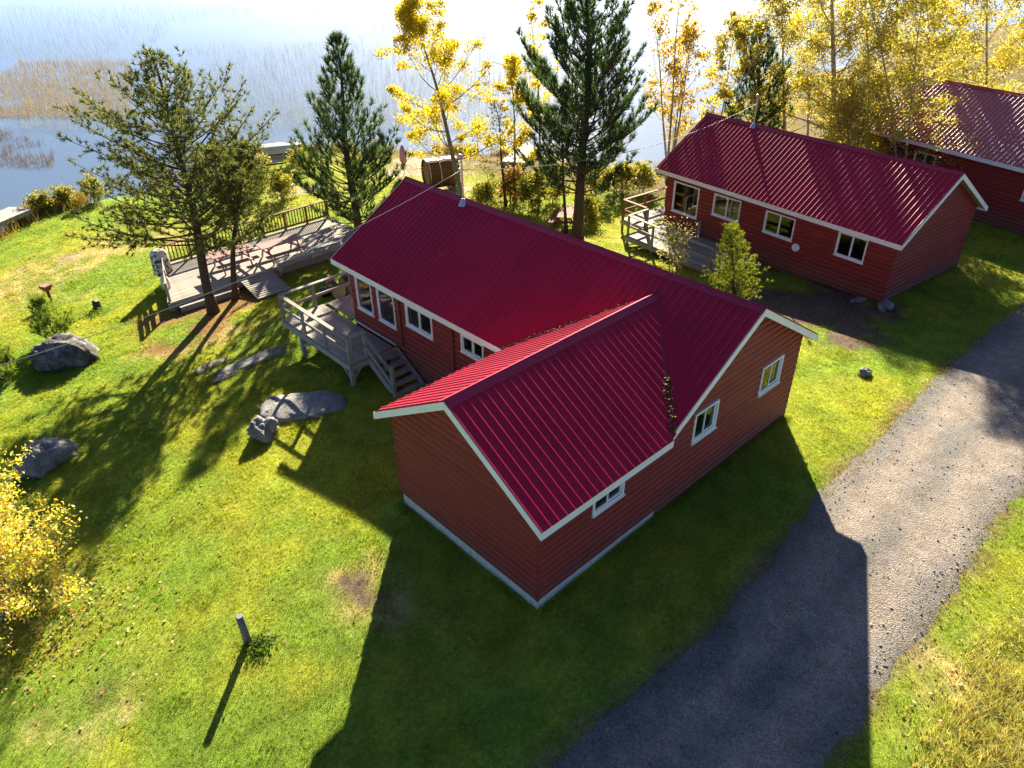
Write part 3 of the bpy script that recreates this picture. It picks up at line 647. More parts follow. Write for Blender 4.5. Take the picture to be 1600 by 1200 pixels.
# ------------------------------------------------------------------ decks
def rail_run(T, pts, z, mat, rail_h=.92, mids=(.46,), post_w=.09, below=None, spacing=None, top_w=.14):
    """posts at pts (x,y), top rail and mid rails between neighbours"""
    for x, y in pts:
        zb = below(x, y) if below else z
        boxobj('post', (post_w, post_w, round(z+rail_h-zb, 2)), (x, y, (z+rail_h+zb)/2), mat, T)
    for (x0, y0), (x1, y1) in zip(pts[:-1], pts[1:]):
        MB().bar((x0, y0, z+rail_h+.02), (x1, y1, z+rail_h+.02), top_w, .04).build('top_rail', mat, T)
        for h in mids: MB().bar((x0, y0, z+h), (x1, y1, z+h), .045, .10).build('mid_rail', mat, T)
rp = random.Random(5)
def planks_y(T, x0, x1, y0, y1, z, mat, w=.14, gap=.008, th=.036):
    n = int((x1-x0)/(w+gap))
    for i in range(n):
        boxobj('plank', (w, y1-y0, th), (x0+(i+.5)*(w+gap), (y0+y1)/2+rp.uniform(-.008, .008), z-th/2+rp.uniform(-.003, .003)), mat, T, (0, rp.uniform(-.01, .01), 0))
DZ = .45
d1 = thing('wooden_deck', 'raised grey plank deck with railing and stairs on the largest cabin', 'deck', (0, 0, 0), 0, 'cabin decks')
gw = MAT['grey_wood']
planks_y(d1, 2.34, 4.10, 10.76, 15.10, DZ, gw); planks_y(d1, 4.14, 9.6, 13.36, 15.10, DZ, gw)
for a, b in (((2.31, 10.72), (2.31, 15.13)), ((2.33, 15.13), (9.6, 15.13)), ((2.33, 10.72), (4.1, 10.72)), ((3.2, 10.8), (3.2, 15.1)), ((4.0, 10.8), (4.0, 15.1))):
    MB().bar((*a, DZ-.145), (*b, DZ-.145), .04, .20).build('joist', gw, d1)
rail_run(d1, [(2.36, 10.79), (2.36, 12.2), (2.36, 13.6), (2.36, 15.05), (3.66, 15.05), (5.2, 15.05), (6.7, 15.05), (8.2, 15.05), (9.55, 15.05)], DZ, gw)
rail_run(d1, [(2.42, 10.78), (2.98, 10.78)], DZ, gw, mids=(.46,))
for x, y in ((2.40, 14.0), (2.42, 10.9), (4.0, 14.9), (6.5, 14.9), (9.0, 14.9)):
    g = Hs(x, y)-.15; boxobj('post', (.13, .13, round(DZ-.06-g, 2)), (x, y, (DZ-.06+g)/2), gw, d1)
for p, q in (((2.42, 10.9, -.25), (2.42, 11.6, .25)), ((2.42, 10.9, -.25), (2.9, 10.9, .25)), ((2.40, 14.0, -.25), (2.40, 13.3, .25))): MB().bar(p, q, .05, .09).build('brace', gw, d1)
for i in range(5):
    zz = DZ-.17*(i+1); boxobj('tread', (1.1, .27, .04), (3.55, 10.55-.29*i, zz), gw, d1)
for x in (3.0, 4.08): MB().bar((x, 10.72, DZ-.1), (x, 9.15, DZ-1.0), .045, .24).build('stringer', gw, d1)
boxobj('post', (.09, .09, 1.25), (2.94, 9.32, DZ-.95+.62), gw, d1); MB().bar((2.94, 10.85, DZ+.93), (2.94, 9.28, DZ+.02), .09, .04).build('handrail', gw, d1); MB().bar((2.94, 10.7, DZ+.4), (2.94, 9.32, DZ-.45), .045, .09).build('mid_rail', gw, d1)
# deck of the middle cabin (own frame = cabin frame)
d2 = thing('wooden_deck', 'raised grey deck with tall brown corner posts on the middle cabin', 'deck', (Q2['x'], Q2['y'], Q2['zb']), Q2['th'], 'cabin decks')
def below2(a, b): w = cab2_world(a, b); return Hs(w[0], w[1])-Q2['zb']-.1
planks_y(d2, -2.85, -.10, 6.2, 11.5, .0, gw); planks_y(d2, -1.45, 5.9, 11.78, 13.2, .0, gw)
for a, b in (((-2.88, 6.15), (-2.88, 11.55)), ((-2.86, 6.15), (-.1, 6.15)), ((-2.86, 11.55), (-1.5, 11.55)), ((-1.48, 11.6), (-1.48, 13.25)), ((-1.48, 13.25), (5.9, 13.25))):
    MB().bar((*a, -.14), (*b, -.14), .04, .20).build('joist', gw, d2)
rail_run(d2, [(-2.82, 6.3), (-2.82, 8.0), (-2.82, 9.8), (-2.75, 11.45), (-1.42, 11.5)], 0, gw, .95, below=below2)
rail_run(d2, [(-1.42, 11.62), (-1.42, 13.15), (.1, 13.15), (1.7, 13.15), (3.3, 13.15), (5.8, 13.15)], 0, MAT['brown_wood'], .98, below=below2)
for a, b, h in ((-.25, 9.2, .75), (-.25, 6.7, .8)): boxobj('stair_post', (.10, .10, h+1.0), (a-.05, b, h/2-.5), gw, d2)
for i in range(4): boxobj('tread', (1.1, .28, .04), (-.75, 6.0-.3*i, -.17*(i+1)), gw, d2)
for x in (-1.32, -.2): MB().bar((x, 6.1, -.12), (x, 4.75, -.85), .045, .22).build('stringer', gw, d2)

# lawn platform with picnic tables
PZ = -.60
pf = thing('lawn_platform', 'low grey plank platform with a baluster railing on the lawn', 'platform', (0, 0, 0), 0)
yy = 21.55; i = 0
while yy < 25.45:
    xl = .62+(yy-21.55)*.36; L = 10.5-xl
    boxobj('plank', (round(L, 2), .14, .036), (xl+L/2, yy, PZ-.018+rp.uniform(-.003, .003)), gw, pf); yy += .148
for a, b in (((.55, 21.45), (10.5, 21.45)), ((.52, 21.45), (2.0, 25.5)), ((2.0, 25.52), (10.5, 25.52))): MB().bar((*a, PZ-.16), (*b, PZ-.16), .04, .26).build('joist', gw, pf)
pts = [(2.0+1.2*i, 25.4+.012*i) for i in range(8)]
rail_run(pf, pts, PZ, MAT['brown_wood'], .85, mids=(.12,), below=lambda x, y: Hs(x, y)-.1)
for i in range(53):
    x = 2.15+i*.157
    boxobj('baluster', (.04, .04, .76), (x, 25.4+.01*(x-2), PZ+.46), MAT['brown_wood'], pf)
lp = [(.68, 21.65), (1.14, 22.95), (1.6, 24.2), (2.0, 25.4)]
for h in (.28, .5, .72): MB().bar((*lp[0], PZ+h), (*lp[-1], PZ+h), .03, .15).build('rail_board', gw, pf)
for x, y in lp[:-1]: g = Hs(x, y)-.1; boxobj('post', (.09, .09, round(PZ+.8-g, 2)), (x, y, (PZ+.8+g)/2), gw, pf)
# front seat box and walkway
boxobj('step_board', (2.5, .30, .04), (2.1, 21.25, PZ-.18), gw, pf); boxobj('step_riser', (2.5, .03, .2), (2.1, 21.09, PZ-.29), gw, pf)
for i in range(11): boxobj('walkway_plank', (1.5, .14, .036), (4.35-i*.01, 21.30-.148*i, PZ-.03-.02*i), gw, pf)
for x in (.8, 3.0, 5.5, 8.0):
    for y in (21.6, 25.2):
        g = Hs(x, y)-.2; boxobj('post', (.13, .13, round(PZ-.04-g, 2)), (x+(y-21.6)*.3, y, (PZ-.04+g)/2), gw, pf)
# long bench
b1 = thing('long_bench', 'long grey plank bench on the front edge of the lawn platform', 'bench', (6.85, 21.1, PZ+.002), -.06)
for k in range(3): boxobj('seat_plank', (3.3, .14, .04), (0, -.15+.15*k, .43), gw, b1)
for x in (-1.5, 0, 1.5): boxobj('leg', (.09, .36, .41), (x, 0, .205), gw, b1)
for sy in (-.2, .2): boxobj('apron', (3.2, .03, .12), (0, sy, .35), gw, b1)
def picnic(label, loc, rz, mat, L=1.85):
    t = thing('picnic_table', label, 'picnic table', loc, rz, 'picnic tables')
    for k in range(5): boxobj('table_plank', (L, .14, .038), (0, -.30+.15*k, .74), mat, t)
    for s_ in (-1, 1):
        for k in range(2): boxobj('seat_plank', (L, .13, .038), (0, s_*(.60+.14*k), .44), mat, t)
        x = s_*(L/2-.3)
        for q in (-1, 1): MB().bar((x, q*.62, 0.012), (x, q*.22, .72), .09, .045, (1, 0, 0)).build('leg', mat, t)
        boxobj('seat_beam', (.045, 1.5, .09), (x+.05, 0, .375), mat, t); MB().bar((x, 0, .40), (s_*.15, 0, .71), .045, .07).build('brace', mat, t)
    return t
PT1, PT2 = un(360, 392, PZ+.75), un(434, 378, PZ+.75)
picnic('red picnic table behind the pine trunks on the platform', (PT1[0], PT1[1], PZ+.002), -.05, MAT['red_wood'])
picnic('red picnic table behind the long bench on the platform', (PT2[0]+.1, PT2[1], PZ+.002), -.05, MAT['red_wood'], 2.0)
# covered grill and white jug on the platform
rg2 = np.random.default_rng(8)
k_ = NM('patterned_cover'); v_ = k_.coord(); f_ = k_.noise(v_, 7, 3, .5)
MAT['cover'] = k_.done(k_.pbsdf(k_.ramp(f_, (.42, (.05, .05, .06)), (.47, (.5, .47, .47)), (.6, (.66, .62, .60))), .85))
def draped(name, label, cat, loc, prof, mat, seed, n=28, rz=0.0):
    m = MB(); rr = random.Random(seed); ph = rr.random()*6
    for z, rx, ry in prof:
        for i in range(n):
            a = 2*math.pi*i/n; w = 1+.10*(1-z/prof[-1][0])*math.sin(a*7+ph)+.05*math.sin(a*3+ph*2)
            sq = 1/max(abs(math.cos(a)), abs(math.sin(a)))**.55; m.v.append((rx*w*sq*math.cos(a), ry*w*sq*math.sin(a), z))
    for j in range(len(prof)-1):
        for i in range(n): m.f.append((j*n+i, j*n+(i+1) % n, (j+1)*n+(i+1) % n, (j+1)*n+i))
    m.f.append(tuple((len(prof)-1)*n+i for i in range(n))); m.f.append(tuple(reversed(range(n))))
    o = m.build(name, mat, None, True); o.location = loc; o.rotation_euler = (0, 0, rz); return tag(o, label, cat)
P = un(250, 432, PZ); draped('covered_grill', 'grill under a black and white patterned cover beside the platform railing', 'grill', (P[0]+.25, P[1]+.3, PZ+.002), [(0, .38, .3), (.35, .35, .27), (.7, .34, .26), (.9, .33, .25), (1.02, .26, .2), (1.08, .12, .1)], MAT['cover'], 4, rz=.4)
P = un(258, 452, PZ); draped('storage_jug', 'cream white rounded jug on the platform by the patterned cover', 'jug', (P[0]+.1, P[1]+.05, PZ+.002), [(0, .15, .15), (.3, .16, .16), (.45, .14, .14), (.55, .08, .08), (.6, .05, .05)], MAT['cloth'], 5)

# firewood rounds beside the deck
for i, (u, v_, r_, rz) in enumerate(((519, 449, .25, .2), (531, 456, .29, 1.0), (545, 450, .27, -.9), (556, 441, .25, .6), (540, 437, .22, -1.5), (515, 436, .19, 1.2))):
    P = gp(u, v_+8); t = thing('firewood_round', ['sawn log round nearest the black bin outside the deck', 'widest sawn log round in the pile outside the deck', 'sawn log round between the widest round and the cabin wall', 'sawn log round touching the lake end wall of the cabin', 'small sawn log round at the back of the firewood pile', 'smallest sawn log round behind the black bin'][i], 'firewood', (P[0], P[1], P[2]+r_*.95), -2.39+rz*.35, 'firewood by the deck')
    n = 12; jr = [r_*random.uniform(.88, 1.08) for _ in range(n)]; m = MB()
    ring = lambda x: [(x, jr[a]*math.cos(6.283*a/n), jr[a]*math.sin(6.283*a/n)) for a in range(n)]
    b0, b1_ = ring(-.2), ring(.2); m.v += b0+b1_
    for a in range(n): m.f.append((a, (a+1) % n, n+(a+1) % n, n+a))
    m.build('bark', MAT['bark'], t); MB().quad(*[(x+.003, y*.96, z*.96) for x, y, z in b1_]).build('cut_face', MAT['pale_wood'], t); MB().quad(*[(x-.003, y*.96, z*.96) for x, y, z in reversed(b0)]).build('cut_face', MAT['pale_wood'], t)
P = gp(510, 462); draped('black_bin', 'black rounded bin standing outside the deck railing', 'bin', (P[0], P[1], P[2]-.02), [(0, .18, .15), (.25, .2, .17), (.36, .21, .18), (.4, .15, .13)], MAT['blackplastic'], 9)

# ------------------------------------------------------------------ rocks, posts, stump
ROCKS = []
def rock(name, label, P, rx, ry, rz_, seed, sink=.3, rot=0.0, flat=False, group=None):
    n, mlat = 44, 26; r = np.random.default_rng(seed); V = []
    off = r.random(3)*50
    for j in range(mlat+1):
        t = math.pi*j/mlat
        for i in range(n):
            a = 2*math.pi*i/n; d = np.array([math.sin(t)*math.cos(a), math.sin(t)*math.sin(a), math.cos(t)])
            q = d*1.3+off; k_ = fbm(np.array([q[0]+q[2]*.7]), np.array([q[1]-q[2]*.6]), 1.3, 4, seed)[0]
            sgn = np.sign(d)*np.abs(d)**(.72 if flat else .85); k2 = fbm(np.array([q[0]*3.1+q[2]*2.3]), np.array([q[1]*3.1-q[2]*1.9]), 1.6, 3, seed+7)[0]; f = .46+.9*k_+.26*(k2-.5)
            V.append((sgn[0]*rx*f, sgn[1]*ry*f, sgn[2]*rz_*f))
    Fc = [(j*n+i, (j+1)*n+i, (j+1)*n+(i+1) % n, j*n+(i+1) % n) for j in range(mlat) for i in range(n)]
    o = fast_mesh(name, V, Fc, MAT['rock' if name == 'boulder' and seed == 1 else 'pale_rock'], smooth=True); o.location = (P[0], P[1], P[2]+rz_*(1-2*sink)*.5); o.rotation_euler = (0, 0, rot)
    ROCKS.append((P[0], P[1], rx, ry, rot)); return tag(o, label, 'rock', group)
rock('boulder', 'large dark grey boulder below the young pine on the lawn', gp(100, 566), 1.25, .85, .72, 1, .25, -.5, group='boulders on the lawn')
rock('boulder', 'blue grey boulder half behind the orange leaved shrub', gp(78, 722), .85, .6, .52, 2, .25, .5, group='boulders on the lawn')
rock('boulder', 'rounded grey boulder beside the flat rock outcrop', gp(415, 680), .46, .42, .44, 3, .2, .4, group='boulders on the lawn')
rock('rock_outcrop', 'broad flat grey rock outcrop below the deck stairs', gp(474, 636), 1.25, .80, .20, 14, .42, -.6, True)
rock('rock_outcrop', 'narrow flat rock strip level with the lawn by the deck post', gp(392, 567), 1.8, .36, .09, 5, .48, .05, True)
rock('rock_outcrop', 'short flat rock sliver in the lawn next to the rock strip', gp(330, 572), .8, .2, .07, 6, .48, .15, True)
rock('stone', 'pale rounded stone at the foot of the middle cabin corner', gp(1381, 482), .36, .28, .26, 7, .25)
rock('stone', 'small pale stone lying in grass beside the drive', gp(1350, 585), .26, .19, .17, 8, .25)
rock('stone', 'thin flat stone against the base of the middle cabin wall', gp(1342, 471), .42, .16, .12, 9, .25, -.3)
rock('stone', 'upright whitish stone near the barrel sauna', gp(745, 305), .22, .22, .5, 10, .2)
MAT['post_wood'] = wood('old_post_wood', (.10, .095, .085), (.17, .16, .145), .9, (8, 8, 1))
t = thing('wooden_post', 'short round grey wooden post standing alone in the lawn', 'post', gp(388, 1004))
m = MB().tube([(0, 0, -.2), (-.006, .0, .4), (-.012, .004, .83)], [.083, .080, .078], 16); m.build('shaft', MAT['post_wood'], t, True)
m = MB().tube([(-.012, .004, .826), (-.0122, .004, .838)], [.072, .066], 16); m.build('cut_top', wood('post_end_grain', (.15, .15, .15), (.24, .235, .23)), t)
t = thing('bird_feeder', 'dark red wooden feeder box on a red post in the lawn', 'bird feeder', gp(81, 473), .5)
h = max(.5, height_to(gp(81, 473), 450)); boxobj('post', (.09, .09, round(h, 2)), (0, 0, h/2-.1), MAT['dark_red'], t)
m = MB(); m.hexa([(-.10, -.10, h-.12), (.10, -.10, h-.12), (.10, .10, h-.12), (-.10, .10, h-.12), (-.19, -.19, h+.1), (.19, -.19, h+.1), (.19, .19, h+.1), (-.19, .19, h+.1)]); m.build('tray', MAT['dark_red'], t)
boxobj('lid', (.34, .34, .025), (0, 0, h+.115), MAT['red_wood'], t)
t = thing('tree_stump', 'short dark weathered tree stump with weeds on the lawn', 'stump', gp(153, 482))
m = MB(); m.tube([(0, 0, -.1), (0, 0, .05), (.01, 0, .32), (.015, 0, .35)], [.22, .17, .15, .14], 14); m.build('trunk', MAT['bark'], t, True)
MB().tube([(.015, 0, .349), (.015, 0, .356)], [.125, .12], 14).build('cut_top', MAT['grey_wood'], t)

# ------------------------------------------------------------------ lakeside things
P = un(688, 297, -1.45); bs = thing('barrel_sauna', 'dark brown barrel sauna with steel bands near the shore', 'sauna', (P[0]+.5, P[1]+.5, Hs(P[0], P[1])), -.36)
R_, Lb = .86, 1.9; n = 30
for i in range(n):
    a0, a1 = 2*math.pi*(i+.03)/n, 2*math.pi*(i+.97)/n; m = MB()
    q = lambda x, r, a: (x, r*math.cos(a), R_+.12+r*math.sin(a))
    m.hexa([q(-Lb/2, R_-.04, a0), q(Lb/2, R_-.04, a0), q(Lb/2, R_-.04, a1), q(-Lb/2, R_-.04, a1), q(-Lb/2, R_, a0), q(Lb/2, R_, a0), q(Lb/2, R_, a1), q(-Lb/2, R_, a1)]); m.build('stave', MAT['barrel'], bs)
for x in (-.85, -.2, .8):
    m = MB()
    for i in range(32):
        a0, a1 = 2*math.pi*i/32, 2*math.pi*(i+1)/32; q = lambda x, r, a: (x, r*math.cos(a), R_+.12+r*math.sin(a)); m.quad(q(x-.025, R_+.008, a0), q(x+.025, R_+.008, a0), q(x+.025, R_+.008, a1), q(x-.025, R_+.008, a1))
    m.build('band', MAT['steel'], bs)
for x in (-Lb/2+.12, Lb/2-.12):
    m = MB(); m.quad(*[(x, (R_-.04)*math.cos(2*math.pi*i/32), R_+.12+(R_-.04)*math.sin(2*math.pi*i/32)) for i in range(32)]); m.build('end_wall', MAT['brown_wood'], bs)
for x in (-.7, .7): boxobj('cradle', (.12, 1.5, .22), (x, 0, .1), MAT['grey_wood'], bs)
def boat(name, label, loc, rz, L, wd, hh, mat, group=None):            # upturned hull with keel
    t = thing(name, label, 'boat', loc, rz, group); m = MB(); ns, nr = 18, 10
    for i in range(ns+1):
        s_ = i/ns*2-1; w = wd*(1-abs(s_)**2.6)**.75*(1 if s_ > -.8 else .9)+.01; k_ = hh*(1-.35*abs(s_)**3)
        for j in range(nr+1):
            a = math.pi*j/nr; m.v.append((s_*L/2, -w*math.cos(a)*(abs(math.cos(a))**-.25 if abs(math.cos(a)) > .01 else 1), k_*math.sin(a)**.7 if math.sin(a) > 0 else 0.0))
    for i in range(ns):
        for j in range(nr): b = i*(nr+1)+j; m.f.append((b, b+1, b+nr+2, b+nr+1))
    m.build('hull', mat, t, True)
    MB().bar((-L*.42, 0, hh*.93+.02), (L*.42, 0, hh*.93+.02), .04, .06).build('keel', mat, t)
    return t
MAT['boat1'] = simple('boat_cream', (.62, .57, .48), .4, .08, 3, .03); MAT['boat2'] = simple('boat_aluminium', (.5, .52, .55), .35, .1, 5, .05, metallic=.6)
PB = gp(432, 262); zb_ = PB[2]; ang = -.35
rk = thing('boat_rack', 'red timber rack holding two upturned boats by the shore', 'rack', (PB[0], PB[1], zb_), ang)
for x in (-1.1, 1.1):
    for y in (-.55, .55): boxobj('post', (.09, .09, 1.15), (x, y, .5), MAT['dark_red'], rk)
    for z in (.42, 1.02): boxobj('beam', (.09, 1.3, .09), (x, 0, z), MAT['dark_red'], rk)
for z in (.42, 1.02): boxobj('side_rail', (2.4, .06, .09), (0, -.58, z-.02), MAT['dark_red'], rk)
boat('rowing_boat', 'cream upturned rowing boat on top of the red rack', (PB[0], PB[1], zb_+1.07), ang, 3.7, .68, .48, MAT['boat1'], 'upturned boats on the rack')
boat('rowing_boat', 'grey metal upturned boat on the lower level of the red rack', (PB[0], PB[1], zb_+.47), ang, 3.1, .5, .36, MAT['boat2'], 'upturned boats on the rack')
def dock(label, P, rz, L, Wk, z):
    t = thing('dock', label, 'dock', (P[0], P[1], z), rz, 'wooden dock sections')
    n = int(L/.15)
    for i in range(n): boxobj('plank', (.14, Wk, .04), (-L/2+.075+i*.15, 0, .3+rp.uniform(-.003, .003)), MAT['pale_grey'], t)
    for y in (-Wk/2+.08, Wk/2-.08): boxobj('beam', (L, .08, .22), (0, y, .165), MAT['grey_wood'], t)
    for x in (-L/2+.3, L/2-.3):
        for y in (-Wk/2+.15, Wk/2-.15): boxobj('post', (.12, .12, .9), (x, y, -.15), MAT['grey_wood'], t)
MAT['pale_grey'] = wood('pale_weathered_wood', (.36, .32, .28), (.48, .44, .39))
P = un(815, 248, WATER+.2); dock('pale wooden dock section on the shore behind the pines', P, .52, 4.2, 1.6, WATER+.25)
P = un(-5, 352, WATER+.3); dock('pale wooden dock end on the grassy bank beside the open lake', P, .55, 3.6, 1.5, WATER+.35)
P = gp(632, 272); t = thing('furled_parasol', 'furled pink cloth parasol on a thin pole near the beach', 'parasol', P)
MB().tube([(0, 0, 0), (0, 0, 1.9)], [.025, .025], 8).build('pole', MAT['steel'], t)
MB().tube([(0, 0, .75), (0, 0, .9), (0, 0, 1.4), (0, 0, 1.75), (0, 0, 1.85)], [.16, .23, .2, .1, .03], 12).build('canopy', simple('pink_cloth', (.50, .20, .36), .9, .2, 8, .3), t, True)
P = gp(885, 352); picnic('dark red picnic table among yellow shrubs behind the tall pine', (P[0], P[1], P[2]), .6, MAT['dark_red'])

# overhead service cables: each sags between its two fixings
def cable(name, label, A, B, sag, r=.009, n=28):
    A, B = np.array(A, float), np.array(B, float); pts = []
    for k in range(n+1):
        t = k/n; P = A*(1-t)+B*t; P[2] -= sag*4*t*(1-t); pts.append(tuple(P))
    o = MB().tube(pts, [r]*(n+1), 6).build(name, MAT['wire'], None, True); return tag(o, label, 'cable')
A = un(-140, 612, 4.6)
cable('service_cable', 'grey overhead cable running across the lawn to the largest cabin roof mast', A, MAST1, .55)
cable('service_cable', 'twisted grey overhead cable strung between the two roof masts', MAST1, MAST2, .75, .010)

# ------------------------------------------------------------------ trees
def nrm(v): return v/np.maximum(np.linalg.norm(v, axis=-1, keepdims=True), 1e-9)
class Veg:
    """collects woody tubes plus needle tufts and leaves for one plant, in the plant's own frame"""
    def __init__(s, seed): s.r = np.random.default_rng(seed); s.trunk = MB(); s.wood = MB(); s.tp = []; s.td = []; s.lp = []; s.ln = []
    def needles(s, parent, mat, K=10, length=.2, width=.02, spread=.7, cols=((.03, .06, .02), (.07, .11, .03)), name='crown', tipc=None):
        P, D = np.array(s.tp), nrm(np.array(s.td)); n = len(P); r = s.r
        P, D = np.repeat(P, K, 0), np.repeat(D, K, 0); N = n*K
        off = r.random(N)[:, None]*.6
        d = nrm(D+r.normal(0, spread, (N, 3))); L = length*(.7+.6*r.random((N, 1)))
        b = P+D*length*off; side = nrm(np.cross(d, r.normal(0, 1, (N, 3))))*width*.5
        V = np.stack([b-side, b+side, b+d*L], 1).reshape(-1, 3)
        t = np.repeat(r.random(n), K)*.7+r.random(N)*.3; c = np.array(cols[0])*(1-t[:, None])+np.array(cols[1])*t[:, None]
        return fast_mesh(name, V, np.arange(3*N).reshape(-1, 3), mat, np.repeat(c, 3, 0), parent)
    def leaves(s, parent, mat, size, cols, wts=None, name='crown', aspect=.8):
        P = np.array(s.lp); N = len(P); r = s.r
        U = nrm(r.normal(0, 1, (N, 3))); Vv = nrm(np.cross(U, r.normal(0, 1, (N, 3)))); z = size*(.6+.8*r.random((N, 1)))
        V = np.stack([P-U*z, P+Vv*z*aspect*.6-U*z*.1, P+U*z, P-Vv*z*aspect*.6-U*z*.1], 1).reshape(-1, 3)
        ci = r.choice(len(cols), N, p=wts); cl = fbm(P[:, 0]+P[:, 2]*.6, P[:, 1]-P[:, 2]*.5, 1.1, 3, 77)
        c = np.array(cols)[ci]*(.65+.35*r.random((N, 1))+.5*(cl[:, None]-.4))*1.55; c = c/np.maximum(1, c.max(1, keepdims=True)/.8)
        return fast_mesh(name, V, np.arange(4*N).reshape(-1, 4), mat, np.repeat(np.clip(c, .005, 1), 4, 0), parent)
def trunk_curve(h, lean, wob, r, n=14):
    t = np.linspace(0, 1, n); ph = r.random(4)*6.28
    x = lean[0]*t**1.2+wob*np.sin(t*4+ph[0])*t+wob*.5*np.sin(t*9+ph[1])*t; y = lean[1]*t**1.2+wob*np.sin(t*4.4+ph[2])*t+wob*.5*np.sin(t*8+ph[3])*t
    return np.stack([x-x[0], y-y[0], t*h], 1)
def at(C, t): i = np.linspace(0, 1, len(C)); return np.array([np.interp(t, i, C[:, k]) for k in range(3)])
def lean_to(P, h, u):                        # sideways lean so that the top shows at pixel column u
    q, d = proj(np.array([P[0], P[1], P[2]+h])); return (u-q[0])*d/F*RT[:2]
def pine(name, label, P, h, lean, rad, width, seed, cb=.25, whorls=22, per=5, pitch=(-5, 35), sweep=.5, K=12, nl=.22, nw=.026, tuft=.20, cols=((.016, .034, .014), (.055, .080, .022)), group=None, cat='pine tree', wob=.05, spread=.6, jit=.25, bare=.3, dens=.15, twig=.0):
    v = Veg(seed); r = v.r; C = trunk_curve(h, lean, wob*h*.1, r); n = len(C); tt = np.linspace(0, 1, n)
    T = thing(name, label, cat, (P[0], P[1], P[2]-.05), 0, group)
    v.trunk.tube([tuple(c) for c in C], list(rad*(1-tt)**.8*.94+rad*.06+rad*.35*np.exp(-tt*28)), 9); v.trunk.build('trunk', MAT['bark'], T, True)
    for w in range(whorls):
        t = cb+(1-cb)*((w+r.uniform(-.3, .3)*1)/whorls); t = min(max(t, .03), .985)
        np_ = max(2, int(per+r.integers(-1, 2))); a0 = r.random()*6.28
        for b in range(np_):
            L = width(((t-cb)/(1-cb)) if t > cb else 0)*(1-jit+2*jit*r.random())*(.9 if t < .97 else .7)
            if L < .12: L = .12
            a = a0+b*6.28/np_+r.uniform(-.4, .4); p0 = at(C, t); el = math.radians(pitch[0]+(pitch[1]-pitch[0])*t+r.uniform(-10, 10))
            d = np.array([math.cos(a)*math.cos(el), math.sin(a)*math.cos(el), math.sin(el)]); pts = [p0]; ns = 6; side = nrm(np.cross(d, [0, 0, 1.0]))
            bend = r.normal(0, .12)
            for k_ in range(ns):
                d = nrm(d+np.array([0, 0, sweep*.16])+side*bend*.3); pts.append(pts[-1]+d*L/ns)
            pts = np.array(pts); br = max(.012, rad*.22*(L/3)**.7)*(1-t*.5)
            v.wood.tube([tuple(q) for q in pts], list(np.linspace(br, br*.25, ns+1)), 4, False)
            m = max(2, int(L*.72/dens))
            for k_ in range(m):
                s_ = bare+(1-bare)*(k_+r.random())/m; q = at(pts, s_); dd = nrm(at(pts, min(1, s_+.1))-at(pts, max(0, s_-.1)))
                sd = nrm(np.cross(dd, [0, 0, 1.0])); sg = 1 if k_ % 2 else -1; l2 = (.22+.40*L*(1-s_)*.55)*r.uniform(.7, 1.3)
                e = nrm(r.normal(0, 1, 3)*twig+dd*.8+sd*sg*r.uniform(.5, 1.1)+np.array([0, 0, r.uniform(-.05, .45)*sweep+.1])); q2 = q+e*l2
                if l2 > .45: v.wood.tube([tuple(q), tuple(q2)], [br*.3, br*.12], 3, False)
                nt_ = max(1, int(l2/tuft))
                for j in range(nt_):
                    v.tp.append(q+e*l2*(j+.6)/nt_+r.normal(0, .03, 3)); v.td.append(e+np.array([0, 0, .55*sweep]))
            v.tp.append(pts[-1]); v.td.append(d+np.array([0, 0, .4*sweep]))
    for k_ in range(4): v.tp.append(C[-1]-np.array([0, 0, .12*k_])); v.td.append(np.array([0, 0, 1.0]))
    v.wood.build('branches', MAT['bark'], T); v.needles(T, MAT['needle'], K, nl, nw, spread, cols)
    return T
